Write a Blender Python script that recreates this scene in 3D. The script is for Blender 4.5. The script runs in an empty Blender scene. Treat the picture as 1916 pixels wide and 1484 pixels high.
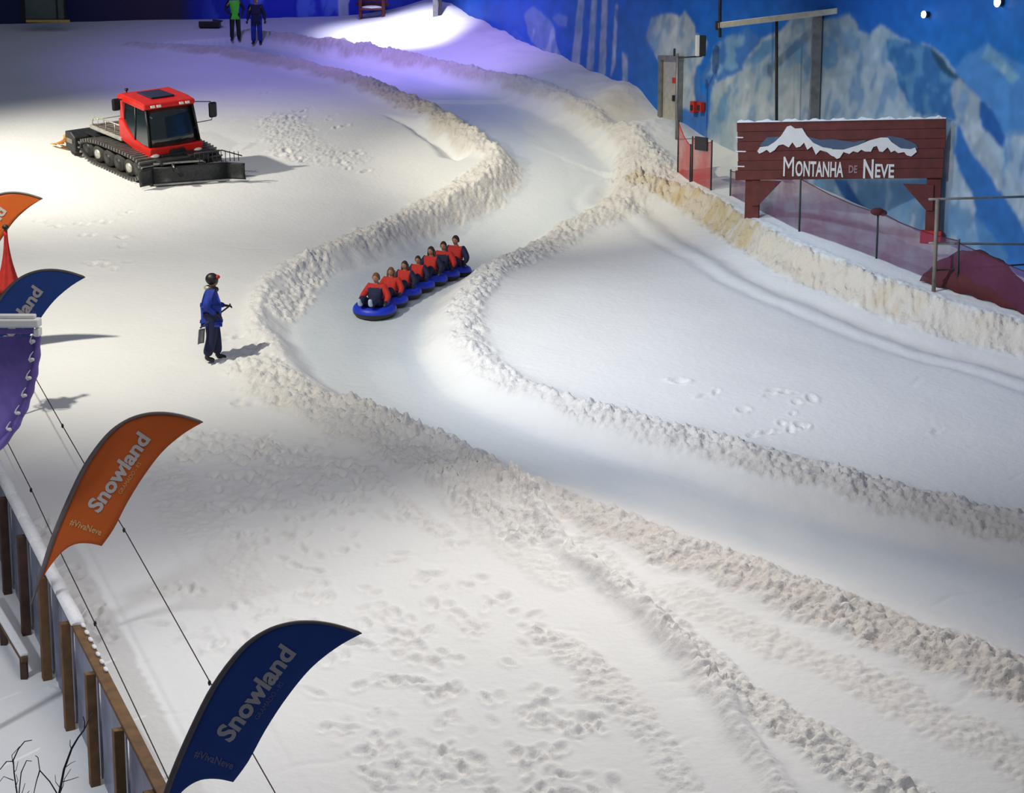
import bpy, bmesh, math, random
import numpy as np
from mathutils import Vector, Matrix, Quaternion
random.seed(7); rng = np.random.default_rng(11)
S = bpy.context.scene
COL = S.collection

# ------------------------------------------------------------------ camera
F = 3500.0
PITCH = math.radians(11.26)
CAMZ = 13.15
cam_d = bpy.data.cameras.new('camera'); cam = bpy.data.objects.new('camera', cam_d); COL.objects.link(cam)
cam_d.sensor_fit = 'HORIZONTAL'; cam_d.sensor_width = 36; cam_d.lens = F*36/1916
cam.location = (0, 0, CAMZ); cam.rotation_euler = (math.pi/2-PITCH, 0, 0)
cam_d.clip_end = 500
S.camera = cam
S.view_settings.view_transform = 'Standard'; S.view_settings.look = 'None'
S.view_settings.gamma = 1; S.view_settings.use_curve_mapping = False
S.view_settings.exposure = 0.0

# ------------------------------------------------------------------ world + lights
w = bpy.data.worlds.new('hall_ambient'); S.world = w; w.use_nodes = True
w.node_tree.nodes['Background'].inputs[0].default_value = (0.62, 0.70, 0.92, 1)
w.node_tree.nodes['Background'].inputs[1].default_value = 0.19

def aim(o, target):
    d = Vector(target)-o.location
    o.rotation_euler = d.to_track_quat('-Z', 'Y').to_euler()
def spot(name, loc, target, power, col, angle, blend=.6, size=.35):
    l = bpy.data.lights.new(name, 'SPOT'); l.energy = power; l.color = col
    l.spot_size = math.radians(angle); l.spot_blend = blend; l.shadow_soft_size = size
    o = bpy.data.objects.new(name, l); COL.objects.link(o); o.location = loc; aim(o, target); return o
def area(name, loc, target, power, col, sx, sy):
    l = bpy.data.lights.new(name, 'AREA'); l.energy = power; l.color = col; l.shape = 'RECTANGLE'
    l.size = sx; l.size_y = sy
    o = bpy.data.objects.new(name, l); COL.objects.link(o); o.location = loc; aim(o, target); return o
WARM = (1, .95, .80); COOL = (.86, .92, 1)
spot('groomer_pool_light', (-23, 47, 22), (-13.0, 52.5, 9.2), 17500, WARM, 58, 1, .3)
spot('slope_key_light', (-12.3, 31, 19.2), (-7.5, 42.0, 7.3), 8800, WARM, 84, 1, .2)
spot('bend_light', (-6, 46, 22), (2.5, 53.5, 9.3), 6800, (1, .95, .74), 54, 1, .4)
spot('right_slope_light', (-6, 30, 18), (6.5, 38.5, 6.8), 8800, (.90, .95, 1), 66, 1, .25)
spot('near_side_light', (1.5, 33, 16.5), (.8, 21.8, 3.8), 5600, (1, .95, .87), 74, 1, .2)
spot('path_light', (-11, 19, 12), (-7.2, 24, 3.4), 1500, (.88, .93, 1), 60, 1, .3)  # unseen fill added to brighten the path left of the fence
area('near_ceiling_lights', (-3, 22, 18), (-2.5, 24.5, 4), 650, (1, .95, .86), 8, 6)
spot('back_floor_light', (-4.0, 68, 21), (-4.3, 72.2, 12.7), 9500, (.80, .80, 1), 44, 1, .3)
spot('violet_spot_light', (-4, 62, 23), (-2.6, 68.0, 12.0), 5200, (.42, .30, 1), 58, 1, .4)
spot('violet_wash_light', (-12, 60, 25), (-6.5, 68, 11.8), 3300, (.31, .23, 1), 85, 1, .5)
spot('mural_wash_light', (2, 45, 16), (11, 44, 10), 1250, (.52, .78, 1), 95, 1, .6)
spot('mural_far_light', (-3, 57, 19), (2.5, 63.5, 13.5), 700, (.6, .75, 1), 80, 1, .6)

# ------------------------------------------------------------------ projection helpers
CP, SP = math.cos(PITCH), math.sin(PITCH)
TS = math.tan(math.radians(10))
def base(X, Y):
    """the broad lie of the slope, before banks and tracks"""
    X = np.asarray(X, float); Y = np.asarray(Y, float)
    z = Y*TS
    z = z - .85*np.exp(-(((X-.3)/4.5)**2+((Y-48.0)/4.2)**2))          # hollow below the bend
    sd = (X-FX0)*FNX+(Y-FY0)*FNY                                      # left of the fence the ground drops to a path
    t = np.clip((sd+.12)/.08, 0, 1); t = t*t*(3-2*t)
    return z - .75*t
FX0, FY0 = -4.67, 21.7
_fd = Vector((-7.8+4.67, 28.4-21.7)).normalized()
FNX, FNY = -_fd.y, _fd.x     # pointing left of the fence
def ray(px, py):
    u = (px-958)/F; v = (742-py)/F
    return np.array([u, CP+v*SP, -SP+v*CP])
def at_h(px, py, h=0.0):
    r = ray(px, py); d = 40.0
    lo, hi = 12.0, 110.0
    for _ in range(44):
        m = .5*(lo+hi); p = r*m
        if CAMZ+p[2] > float(base(p[0], p[1]))+h: lo = m
        else: hi = m
    p = r*lo
    return (float(p[0]), float(p[1]))
def at_Y(px, py, Y):
    r = ray(px, py); k = Y/r[1]
    return Vector((r[0]*k, Y, CAMZ+r[2]*k))
def project(X, Y, Z):
    dz = Z-CAMZ; dep = Y*CP-dz*SP; up = Y*SP+dz*CP
    return 958+F*X/dep, 742-F*up/dep

# ------------------------------------------------------------------ numpy noise
_LAT = rng.random((256, 256))
def vnoise(x, y, s=0):
    x = x+s*17.3; y = y+s*9.1
    xi = np.floor(x).astype(int); yi = np.floor(y).astype(int)
    fx = x-xi; fy = y-yi; fx = fx*fx*(3-2*fx); fy = fy*fy*(3-2*fy)
    a = _LAT[xi & 255, yi & 255]; b = _LAT[(xi+1) & 255, yi & 255]
    c = _LAT[xi & 255, (yi+1) & 255]; d = _LAT[(xi+1) & 255, (yi+1) & 255]
    return (a*(1-fx)+b*fx)*(1-fy)+(c*(1-fx)+d*fx)*fy
def fbm(x, y, o=4, s=0):
    r = 0; a = .5
    for i in range(o): r = r+a*(vnoise(x*2**i, y*2**i, s+i)-.5); a *= .55
    return r
def clods(x, y, s=0):
    """rounded lumps of random height: 0..1"""
    x = x+s*5.7; y = y+s*3.3
    xi = np.floor(x).astype(int); yi = np.floor(y).astype(int); best = np.zeros_like(x)
    for di in (-1, 0, 1):
        for dj in (-1, 0, 1):
            cx = xi+di; cy = yi+dj
            jx = _LAT[(cx*7+13) & 255, (cy*3+5) & 255]; jy = _LAT[(cx*5+91) & 255, (cy*11+37) & 255]
            hh = _LAT[(cx*13+3) & 255, (cy*17+61) & 255]
            r = .35+.45*hh
            d2 = ((x-cx-jx)**2+(y-cy-jy)**2)/(r*r)
            best = np.maximum(best, np.sqrt(np.clip(1-d2, 0, 1))*(.35+.65*hh))
    return best
def sstep(a, b, x):
    t = np.clip((x-a)/(b-a), 0, 1); return t*t*(3-2*t)
def smooth_poly(P, n=5):
    P = np.array(P, float); out = []
    for i in range(len(P)-1):
        p0 = P[max(i-1, 0)]; p1 = P[i]; p2 = P[i+1]; p3 = P[min(i+2, len(P)-1)]
        for k in range(n):
            t = k/n
            out.append(.5*((2*p1)+(-p0+p2)*t+(2*p0-5*p1+4*p2-p3)*t*t+(-p0+3*p1-3*p2+p3)*t**3))
    out.append(P[-1]); return np.array(out)
def poly_dist(X, Y, P, attr=None, reach=4.0):
    """unsigned distance, side sign, interpolated attribute columns"""
    D = np.full(X.shape, 1e9); sg = np.ones(X.shape); A = None
    if attr is not None: A = np.zeros(X.shape+(attr.shape[1],))
    for i in range(len(P)-1):
        x0, y0 = P[i]; x1, y1 = P[i+1]; dx = x1-x0; dy = y1-y0; L2 = dx*dx+dy*dy+1e-12
        m = (X > min(x0, x1)-reach) & (X < max(x0, x1)+reach) & (Y > min(y0, y1)-reach) & (Y < max(y0, y1)+reach)
        if not m.any(): continue
        xs = X[m]; ys = Y[m]
        t = np.clip(((xs-x0)*dx+(ys-y0)*dy)/L2, 0, 1)
        d = np.hypot(xs-x0-t*dx, ys-y0-t*dy); cur = D[m]; b = d < cur
        cur[b] = d[b]; D[m] = cur
        s = sg[m]; s[b] = np.sign(dx*(ys-y0)-dy*(xs-x0))[b]; sg[m] = s
        if A is not None:
            a = A[m]; v = attr[i]*(1-t[:, None])+attr[i+1]*t[:, None]; a[b] = v[b]; A[m] = a
    return D, sg, A
def in_poly(X, Y, P):
    c = np.zeros(X.shape, bool); n = len(P); j = n-1
    for i in range(n):
        xi, yi = P[i]; xj, yj = P[j]
        k = ((yi > Y) != (yj > Y)) & (X < (xj-xi)*(Y-yi)/(yj-yi+1e-12)+xi)
        c ^= k; j = i
    return c

# ------------------------------------------------------------------ materials
def mat(name, col, rough=.6, metal=0, var=.12, scale=6, emit=None, spec=.5, bump=0):
    m = bpy.data.materials.new(name); m.use_nodes = True; nt = m.node_tree; b = nt.nodes['Principled BSDF']
    b.inputs['Roughness'].default_value = rough; b.inputs['Metallic'].default_value = metal
    b.inputs['Specular IOR Level'].default_value = spec
    tc = nt.nodes.new('ShaderNodeTexCoord'); no = nt.nodes.new('ShaderNodeTexNoise')
    no.inputs['Scale'].default_value = scale; no.inputs['Detail'].default_value = 4
    nt.links.new(tc.outputs['Object'], no.inputs['Vector'])
    rp = nt.nodes.new('ShaderNodeValToRGB'); nt.links.new(no.outputs['Fac'], rp.inputs[0])
    rp.color_ramp.elements[0].position = .3; rp.color_ramp.elements[1].position = .7
    rp.color_ramp.elements[0].color = tuple(c*(1-var) for c in col)+(1,)
    rp.color_ramp.elements[1].color = tuple(min(1, c*(1+var)) for c in col)+(1,)
    nt.links.new(rp.outputs[0], b.inputs['Base Color'])
    if bump:
        bp = nt.nodes.new('ShaderNodeBump'); bp.inputs['Strength'].default_value = bump; bp.inputs['Distance'].default_value = .02
        nt.links.new(no.outputs['Fac'], bp.inputs['Height']); nt.links.new(bp.outputs[0], b.inputs['Normal'])
    if emit:
        b.inputs['Emission Color'].default_value = emit[0]+(1,); b.inputs['Emission Strength'].default_value = emit[1]
    return m
def attr_node(nt, name):
    a = nt.nodes.new('ShaderNodeAttribute'); a.attribute_name = name; return a
def mix(nt, fac, a, b):
    n = nt.nodes.new('ShaderNodeMix'); n.data_type = 'RGBA'
    for s, v in ((n.inputs[0], fac), (n.inputs[6], a), (n.inputs[7], b)):
        if isinstance(v, (tuple, float, int)): s.default_value = v
        else: nt.links.new(v, s)
    return n.outputs[2]
def snow_mat():
    m = bpy.data.materials.new('snow'); m.use_nodes = True; nt = m.node_tree; b = nt.nodes['Principled BSDF']
    tc = nt.nodes.new('ShaderNodeTexCoord')
    n1 = nt.nodes.new('ShaderNodeTexNoise'); n1.inputs['Scale'].default_value = 9; n1.inputs['Detail'].default_value = 6
    n2 = nt.nodes.new('ShaderNodeTexNoise'); n2.inputs['Scale'].default_value = .5; n2.inputs['Detail'].default_value = 3
    for n in (n1, n2): nt.links.new(tc.outputs['Object'], n.inputs['Vector'])
    c = mix(nt, n2.outputs['Fac'], (.80, .80, .80, 1), (.87, .87, .87, 1))
    c = mix(nt, attr_node(nt, 'ice').outputs['Fac'], c, (.66, .725, .79, 1))
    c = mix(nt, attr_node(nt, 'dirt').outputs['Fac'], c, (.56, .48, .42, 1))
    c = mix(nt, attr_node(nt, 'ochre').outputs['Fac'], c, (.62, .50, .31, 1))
    nt.links.new(c, b.inputs['Base Color'])
    r = nt.nodes.new('ShaderNodeMapRange'); r.inputs[3].default_value = .85; r.inputs[4].default_value = .33
    nt.links.new(attr_node(nt, 'ice').outputs['Fac'], r.inputs[0]); nt.links.new(r.outputs[0], b.inputs['Roughness'])
    b.inputs['Specular IOR Level'].default_value = .3
    ml = nt.nodes.new('ShaderNodeMath'); ml.operation = 'MULTIPLY_ADD'; ml.inputs[1].default_value = .8; ml.inputs[2].default_value = .18
    nt.links.new(attr_node(nt, 'rough').outputs['Fac'], ml.inputs[0])
    bp = nt.nodes.new('ShaderNodeBump'); bp.inputs['Distance'].default_value = .05
    nt.links.new(ml.outputs[0], bp.inputs['Strength']); nt.links.new(n1.outputs['Fac'], bp.inputs['Height'])
    nt.links.new(bp.outputs[0], b.inputs['Normal'])
    return m
M = {}
M['snow'] = snow_mat()
M['snow_cap'] = mat('packed_snow', (.84, .84, .86), .85, var=.05, scale=20, bump=.6)
M['red'] = mat('red_paint', (.62, .018, .012), .35, var=.1)
M['dark'] = mat('dark_metal', (.03, .032, .034), .5, .3, var=.3, scale=15)
M['black'] = mat('black_plastic', (.012, .012, .014), .45, var=.3)
M['rubber'] = mat('rubber', (.035, .033, .03), .8, var=.35, scale=20, bump=.4)
M['steel'] = mat('grey_steel', (.28, .28, .27), .45, .6, var=.2)
M['pale_steel'] = mat('pale_metal', (.55, .54, .48), .4, .4, var=.15)
M['glass'] = mat('tinted_glass', (.012, .02, .022), .06, var=.2, spec=1)
M['white'] = mat('white_paint', (.78, .78, .76), .5, var=.05)
M['lamp_glass'] = mat('lamp_glass', (.75, .75, .68), .2, var=.05)
M['orange_flap'] = mat('orange_flap', (.9, .30, .02), .6, var=.3, scale=9)
M['yellow'] = mat('yellow_paint', (.85, .55, .08), .6, var=.2)
M['bed'] = mat('worn_deck', (.24, .21, .18), .7, .2, var=.25)
M['amber'] = mat('amber_light', (.95, .3, .03), .3)
M['orange'] = mat('orange_cloth', (.50, .088, .004), .75, var=.06, scale=3)
M['blue_cloth'] = mat('blue_cloth', (.012, .055, .26), .75, var=.08, scale=3)
M['flag_text'] = mat('printed_grey_lettering', (.46, .42, .40), .8, var=.04)
M['flag_text_dim'] = mat('printed_faint_lettering', (.16, .16, .30), .8, var=.04)
M['flag_text_dim_o'] = mat('printed_faint_lettering_on_orange', (.62, .32, .12), .8, var=.04)
M['pole'] = mat('flag_pole_sleeve', (.13, .11, .11), .6, var=.15)
M['wood'] = mat('brown_wood', (.16, .085, .035), .75, var=.3, scale=5, bump=.4)
M['dwood'] = mat('dark_wood', (.07, .035, .025), .75, var=.3, scale=5, bump=.4)
M['panel'] = mat('bluish_panel', (.22, .24, .33), .4, var=.3, scale=2.5)
M['signred'] = mat('red_brown_planks', (.125, .022, .018), .7, var=.22, scale=4, bump=.3)
M['signtext'] = mat('white_sign_lettering', (.78, .76, .74), .7, var=.04)
M['signdim'] = mat('grey_sign_lettering', (.34, .20, .22), .7, var=.04)
M['signblue'] = mat('slate_blue_relief', (.07, .11, .19), .7, var=.1)
M['purple'] = mat('purple_tarp', (.20, .13, .46), .5, var=.12, scale=7, bump=.2)
M['tube_blue'] = mat('blue_tube_cover', (.008, .035, .55), .45, var=.1)
M['navy'] = mat('navy_cloth', (.010, .014, .055), .8, var=.2, scale=12)
M['royal'] = mat('royal_blue_cloth', (.008, .032, .30), .75, var=.25, scale=9)
M['cobalt'] = mat('bright_blue_cloth', (.02, .10, .80), .7, var=.1, scale=9)
M['jred'] = mat('red_cloth', (.52, .025, .016), .8, var=.15, scale=10)
M['green_vest'] = mat('green_hi_vis_cloth', (.10, .80, .03), .6, var=.1, emit=None)
M['skin'] = mat('skin', (.40, .20, .13), .6, var=.08)
M['hair_b'] = mat('dark_hair', (.03, .02, .014), .7, var=.3, scale=30)
M['hair_l'] = mat('brown_hair', (.16, .08, .035), .7, var=.3, scale=30)
M['boot'] = mat('black_boot', (.015, .015, .017), .6)
M['sole'] = mat('pale_boot', (.42, .50, .66), .6)
M['cable'] = mat('dark_cable', (.035, .02, .018), .6)
M['tarp'] = mat('blue_tarp', (.012, .03, .42), .4, var=.35, scale=.8, bump=.3)
M['backwall'] = mat('dark_blue_wall', (.035, .04, .16), .7, var=.3, scale=.6)
M['bark'] = mat('dark_twig_bark', (.03, .02, .03), .8, var=.3, scale=40)
M['green_trim'] = mat('green_trim', (.01, .30, .12), .6)
M['netpost'] = mat('green_grey_post', (.06, .10, .10), .6)
M['eye'] = mat('dark_eye', (.01, .01, .01), .2)
M['lip'] = mat('lips', (.30, .08, .06), .5)
def net_mat(name, col, cover):
    m = bpy.data.materials.new(name); m.use_nodes = True; nt = m.node_tree; b = nt.nodes['Principled BSDF']
    b.inputs['Base Color'].default_value = col+(1,); b.inputs['Roughness'].default_value = .8
    tr = nt.nodes.new('ShaderNodeBsdfTransparent'); mx = nt.nodes.new('ShaderNodeMixShader')
    no = nt.nodes.new('ShaderNodeTexNoise'); no.inputs['Scale'].default_value = 1.6
    tc = nt.nodes.new('ShaderNodeTexCoord'); nt.links.new(tc.outputs['Object'], no.inputs['Vector'])
    mr = nt.nodes.new('ShaderNodeMapRange'); mr.inputs[3].default_value = cover-.12; mr.inputs[4].default_value = cover+.12
    mr.inputs[1].default_value = .35; mr.inputs[2].default_value = .65
    nt.links.new(no.outputs['Fac'], mr.inputs[0]); nt.links.new(mr.outputs[0], mx.inputs[0])
    nt.links.new(tr.outputs[0], mx.inputs[1]); nt.links.new(b.outputs[0], mx.inputs[2])
    nt.links.new(mx.outputs[0], nt.nodes['Material Output'].inputs[0]); return m
M['net_far'] = net_mat('plum_safety_netting', (.15, .03, .085), .56)
M['net_near'] = net_mat('red_safety_netting', (.50, .03, .02), .66)
M['net_dense'] = net_mat('dark_red_netting', (.10, .014, .018), .80)

# ------------------------------------------------------------------ mesh builder
def link(name, me, parent=None, mats=()):
    o = bpy.data.objects.new(name, me)
    for m in mats: o.data.materials.append(M[m] if isinstance(m, str) else m)
    COL.objects.link(o)
    if parent: o.parent = parent
    return o
def tag(o, label=None, cat=None, group=None, kind=None):
    for k, v in (('label', label), ('category', cat), ('group', group), ('kind', kind)):
        if v: o[k] = v
    return o
def empty(name, loc=(0, 0, 0), rz=0, label=None, cat=None, group=None):
    o = bpy.data.objects.new(name, None); COL.objects.link(o); o.location = loc; o.rotation_euler = (0, 0, rz)
    o.empty_display_size = .2
    return tag(o, label, cat, group)
class MB:
    def __init__(s): s.v = []; s.f = []; s.m = []; s.cm = 0; s.sm = []; s.smooth = False
    def mat(s, i): s.cm = i; return s
    def add(s, V, Fc):
        o = len(s.v); s.v += [tuple(p) for p in V]
        for f in Fc: s.f.append(tuple(i+o for i in f)); s.m.append(s.cm); s.sm.append(s.smooth)
        return s
    def box(s, c, d, R=None, bev=0):
        bm = bmesh.new(); bmesh.ops.create_cube(bm, size=1)
        for v in bm.verts: v.co = Vector((v.co.x*d[0], v.co.y*d[1], v.co.z*d[2]))
        if bev: bmesh.ops.bevel(bm, geom=bm.edges[:], offset=bev, segments=2, affect='EDGES', profile=.5)
        if R is not None:
            for v in bm.verts: v.co = R @ v.co
        for v in bm.verts: v.co += Vector(c)
        bm.verts.index_update()
        s.add([v.co for v in bm.verts], [[v.index for v in f.verts] for f in bm.faces]); bm.free(); return s
    def tube(s, P, r, n=8, cap=True):
        P = [Vector(p) for p in P]; rr = r if isinstance(r, (list, tuple)) else [r]*len(P)
        V = []; Fc = []; up = Vector((0, 0, 1)); prev = None
        for i, p in enumerate(P):
            t = (P[min(i+1, len(P)-1)]-P[max(i-1, 0)])
            if t.length < 1e-9: t = Vector((0, 0, 1))
            t.normalize()
            if prev is None:
                a = t.orthogonal().normalized()
            else:
                a = prev-t*prev.dot(t)
                a = a.normalized() if a.length > 1e-6 else t.orthogonal().normalized()
            prev = a; b = t.cross(a)
            for k in range(n):
                q = 2*math.pi*k/n; V.append(p+(a*math.cos(q)+b*math.sin(q))*rr[i])
        for i in range(len(P)-1):
            for k in range(n): Fc.append((i*n+k, i*n+(k+1) % n, (i+1)*n+(k+1) % n, (i+1)*n+k))
        if cap: Fc.append(tuple(range(n))[::-1]); Fc.append(tuple((len(P)-1)*n+k for k in range(n)))
        sm = s.smooth; s.smooth = True; s.add(V, Fc); s.smooth = sm; return s
    def ell(s, c, r, nu=16, nv=10, R=None):
        V = []; Fc = []
        for j in range(nv+1):
            th = math.pi*j/nv
            for i in range(nu):
                ph = 2*math.pi*i/nu
                q = Vector((r[0]*math.sin(th)*math.cos(ph), r[1]*math.sin(th)*math.sin(ph), r[2]*math.cos(th)))
                if R is not None: q = R @ q
                V.append(Vector(c)+q)
        for j in range(nv):
            for i in range(nu): Fc.append((j*nu+i, (j+1)*nu+i, (j+1)*nu+(i+1) % nu, j*nu+(i+1) % nu))
        sm = s.smooth; s.smooth = True; s.add(V, Fc); s.smooth = sm; return s
    def prism(s, P, h, Mx=None):
        """polygon in local XY extruded 0..h along Z, then placed by Mx"""
        n = len(P); V = [Vector((p[0], p[1], 0)) for p in P]+[Vector((p[0], p[1], h)) for p in P]
        if Mx is not None: V = [Mx @ v for v in V]
        return s.add(V, [tuple(range(n))[::-1], tuple(range(n, 2*n))]+[(i, (i+1) % n, n+(i+1) % n, n+i) for i in range(n)])
    def grid(s, V, nu, nv):
        return s.add(V, [(j*nu+i, j*nu+i+1, (j+1)*nu+i+1, (j+1)*nu+i) for j in range(nv-1) for i in range(nu-1)])
    def build(s, name, mats, parent=None, tri=False):
        me = bpy.data.meshes.new(name); me.from_pydata([tuple(v) for v in s.v], [], s.f)
        if not isinstance(mats, (list, tuple)): mats = [mats]
        me.validate(); me.update()
        if len(me.polygons) == len(s.m):
            me.polygons.foreach_set('material_index', s.m)
            me.polygons.foreach_set('use_smooth', s.sm)
        o = link(name, me, parent, mats)
        bm = bmesh.new(); bm.from_mesh(me); bmesh.ops.remove_doubles(bm, verts=bm.verts, dist=1e-6)
        bmesh.ops.recalc_face_normals(bm, faces=bm.faces); bm.to_mesh(me); bm.free()
        return o
def rot(ax, deg): return Matrix.Rotation(math.radians(deg), 3, ax)
def baked(o):
    """evaluated mesh of a temporary object, which is then removed"""
    dg = bpy.context.evaluated_depsgraph_get(); dg.update()
    me = bpy.data.meshes.new_from_object(o.evaluated_get(dg), depsgraph=dg)
    bpy.data.objects.remove(o); return me
def text_geo(txt, size=1, bold=0.0, sx=1.0, res=3):
    c = bpy.data.curves.new('t', 'FONT'); c.body = txt; c.size = size; c.offset = bold; c.resolution_u = res
    o = bpy.data.objects.new('t', c); COL.objects.link(o); me = baked(o)
    V = [(v.co.x*sx, v.co.y) for v in me.vertices]; Fc = [tuple(p.vertices) for p in me.polygons]
    bpy.data.meshes.remove(me); bpy.data.curves.remove(c)
    return V, Fc

# ------------------------------------------------------------------ mural wall line
WA = np.array([4.7, 58.2]); WD = np.array([6.8, -16.0])       # wall base: WA + t*WD
WL = float(np.hypot(*WD)); wn = np.array([WD[1], -WD[0]])/WL    # towards the hall
if wn[0] > 0: wn = -wn
def wall_pt(t): return WA+WD*t
def wall_t_px(px, py):
    r = ray(px, py)
    # (r*k).xy = WA + t WD
    A = np.array([[r[0], -WD[0]], [r[1], -WD[1]]]); k, t = np.linalg.solve(A, WA)
    return float(t), float(CAMZ+r[2]*k)

# ------------------------------------------------------------------ snow terrain
R_px = [(470, 68), (560, 80), (640, 94), (760, 118), (900, 150), (1000, 178), (1090, 220), (1150, 262), (1182, 300), (1175, 345), (1120, 392), (1030, 440),
        (940, 488), (880, 525), (850, 565), (835, 612), (850, 655), (895, 700), (965, 740), (1055, 778), (1150, 812), (1280, 852), (1400, 892), (1550, 935), (1700, 972), (1930, 1030), (2250, 1110)]
L_px = [(250, 84), (340, 90), (420, 98), (560, 122), (650, 148), (750, 182), (820, 218), (880, 256), (925, 290), (925, 325), (870, 365), (800, 400), (720, 435), (640, 465),
        (560, 492), (515, 525), (494, 570), (494, 612), (520, 655), (565, 705), (640, 750), (720, 790), (820, 826), (900, 862), (1000, 905), (1120, 950), (1250, 995), (1400, 1045), (1550, 1098), (1700, 1155), (1930, 1245), (2250, 1380)]
Rw = smooth_poly([at_h(*p) for p in R_px]); Lw = smooth_poly([at_h(*p) for p in L_px])
def P(pts, h=0.0): return [at_h(p[0], p[1], h) for p in pts]
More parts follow.
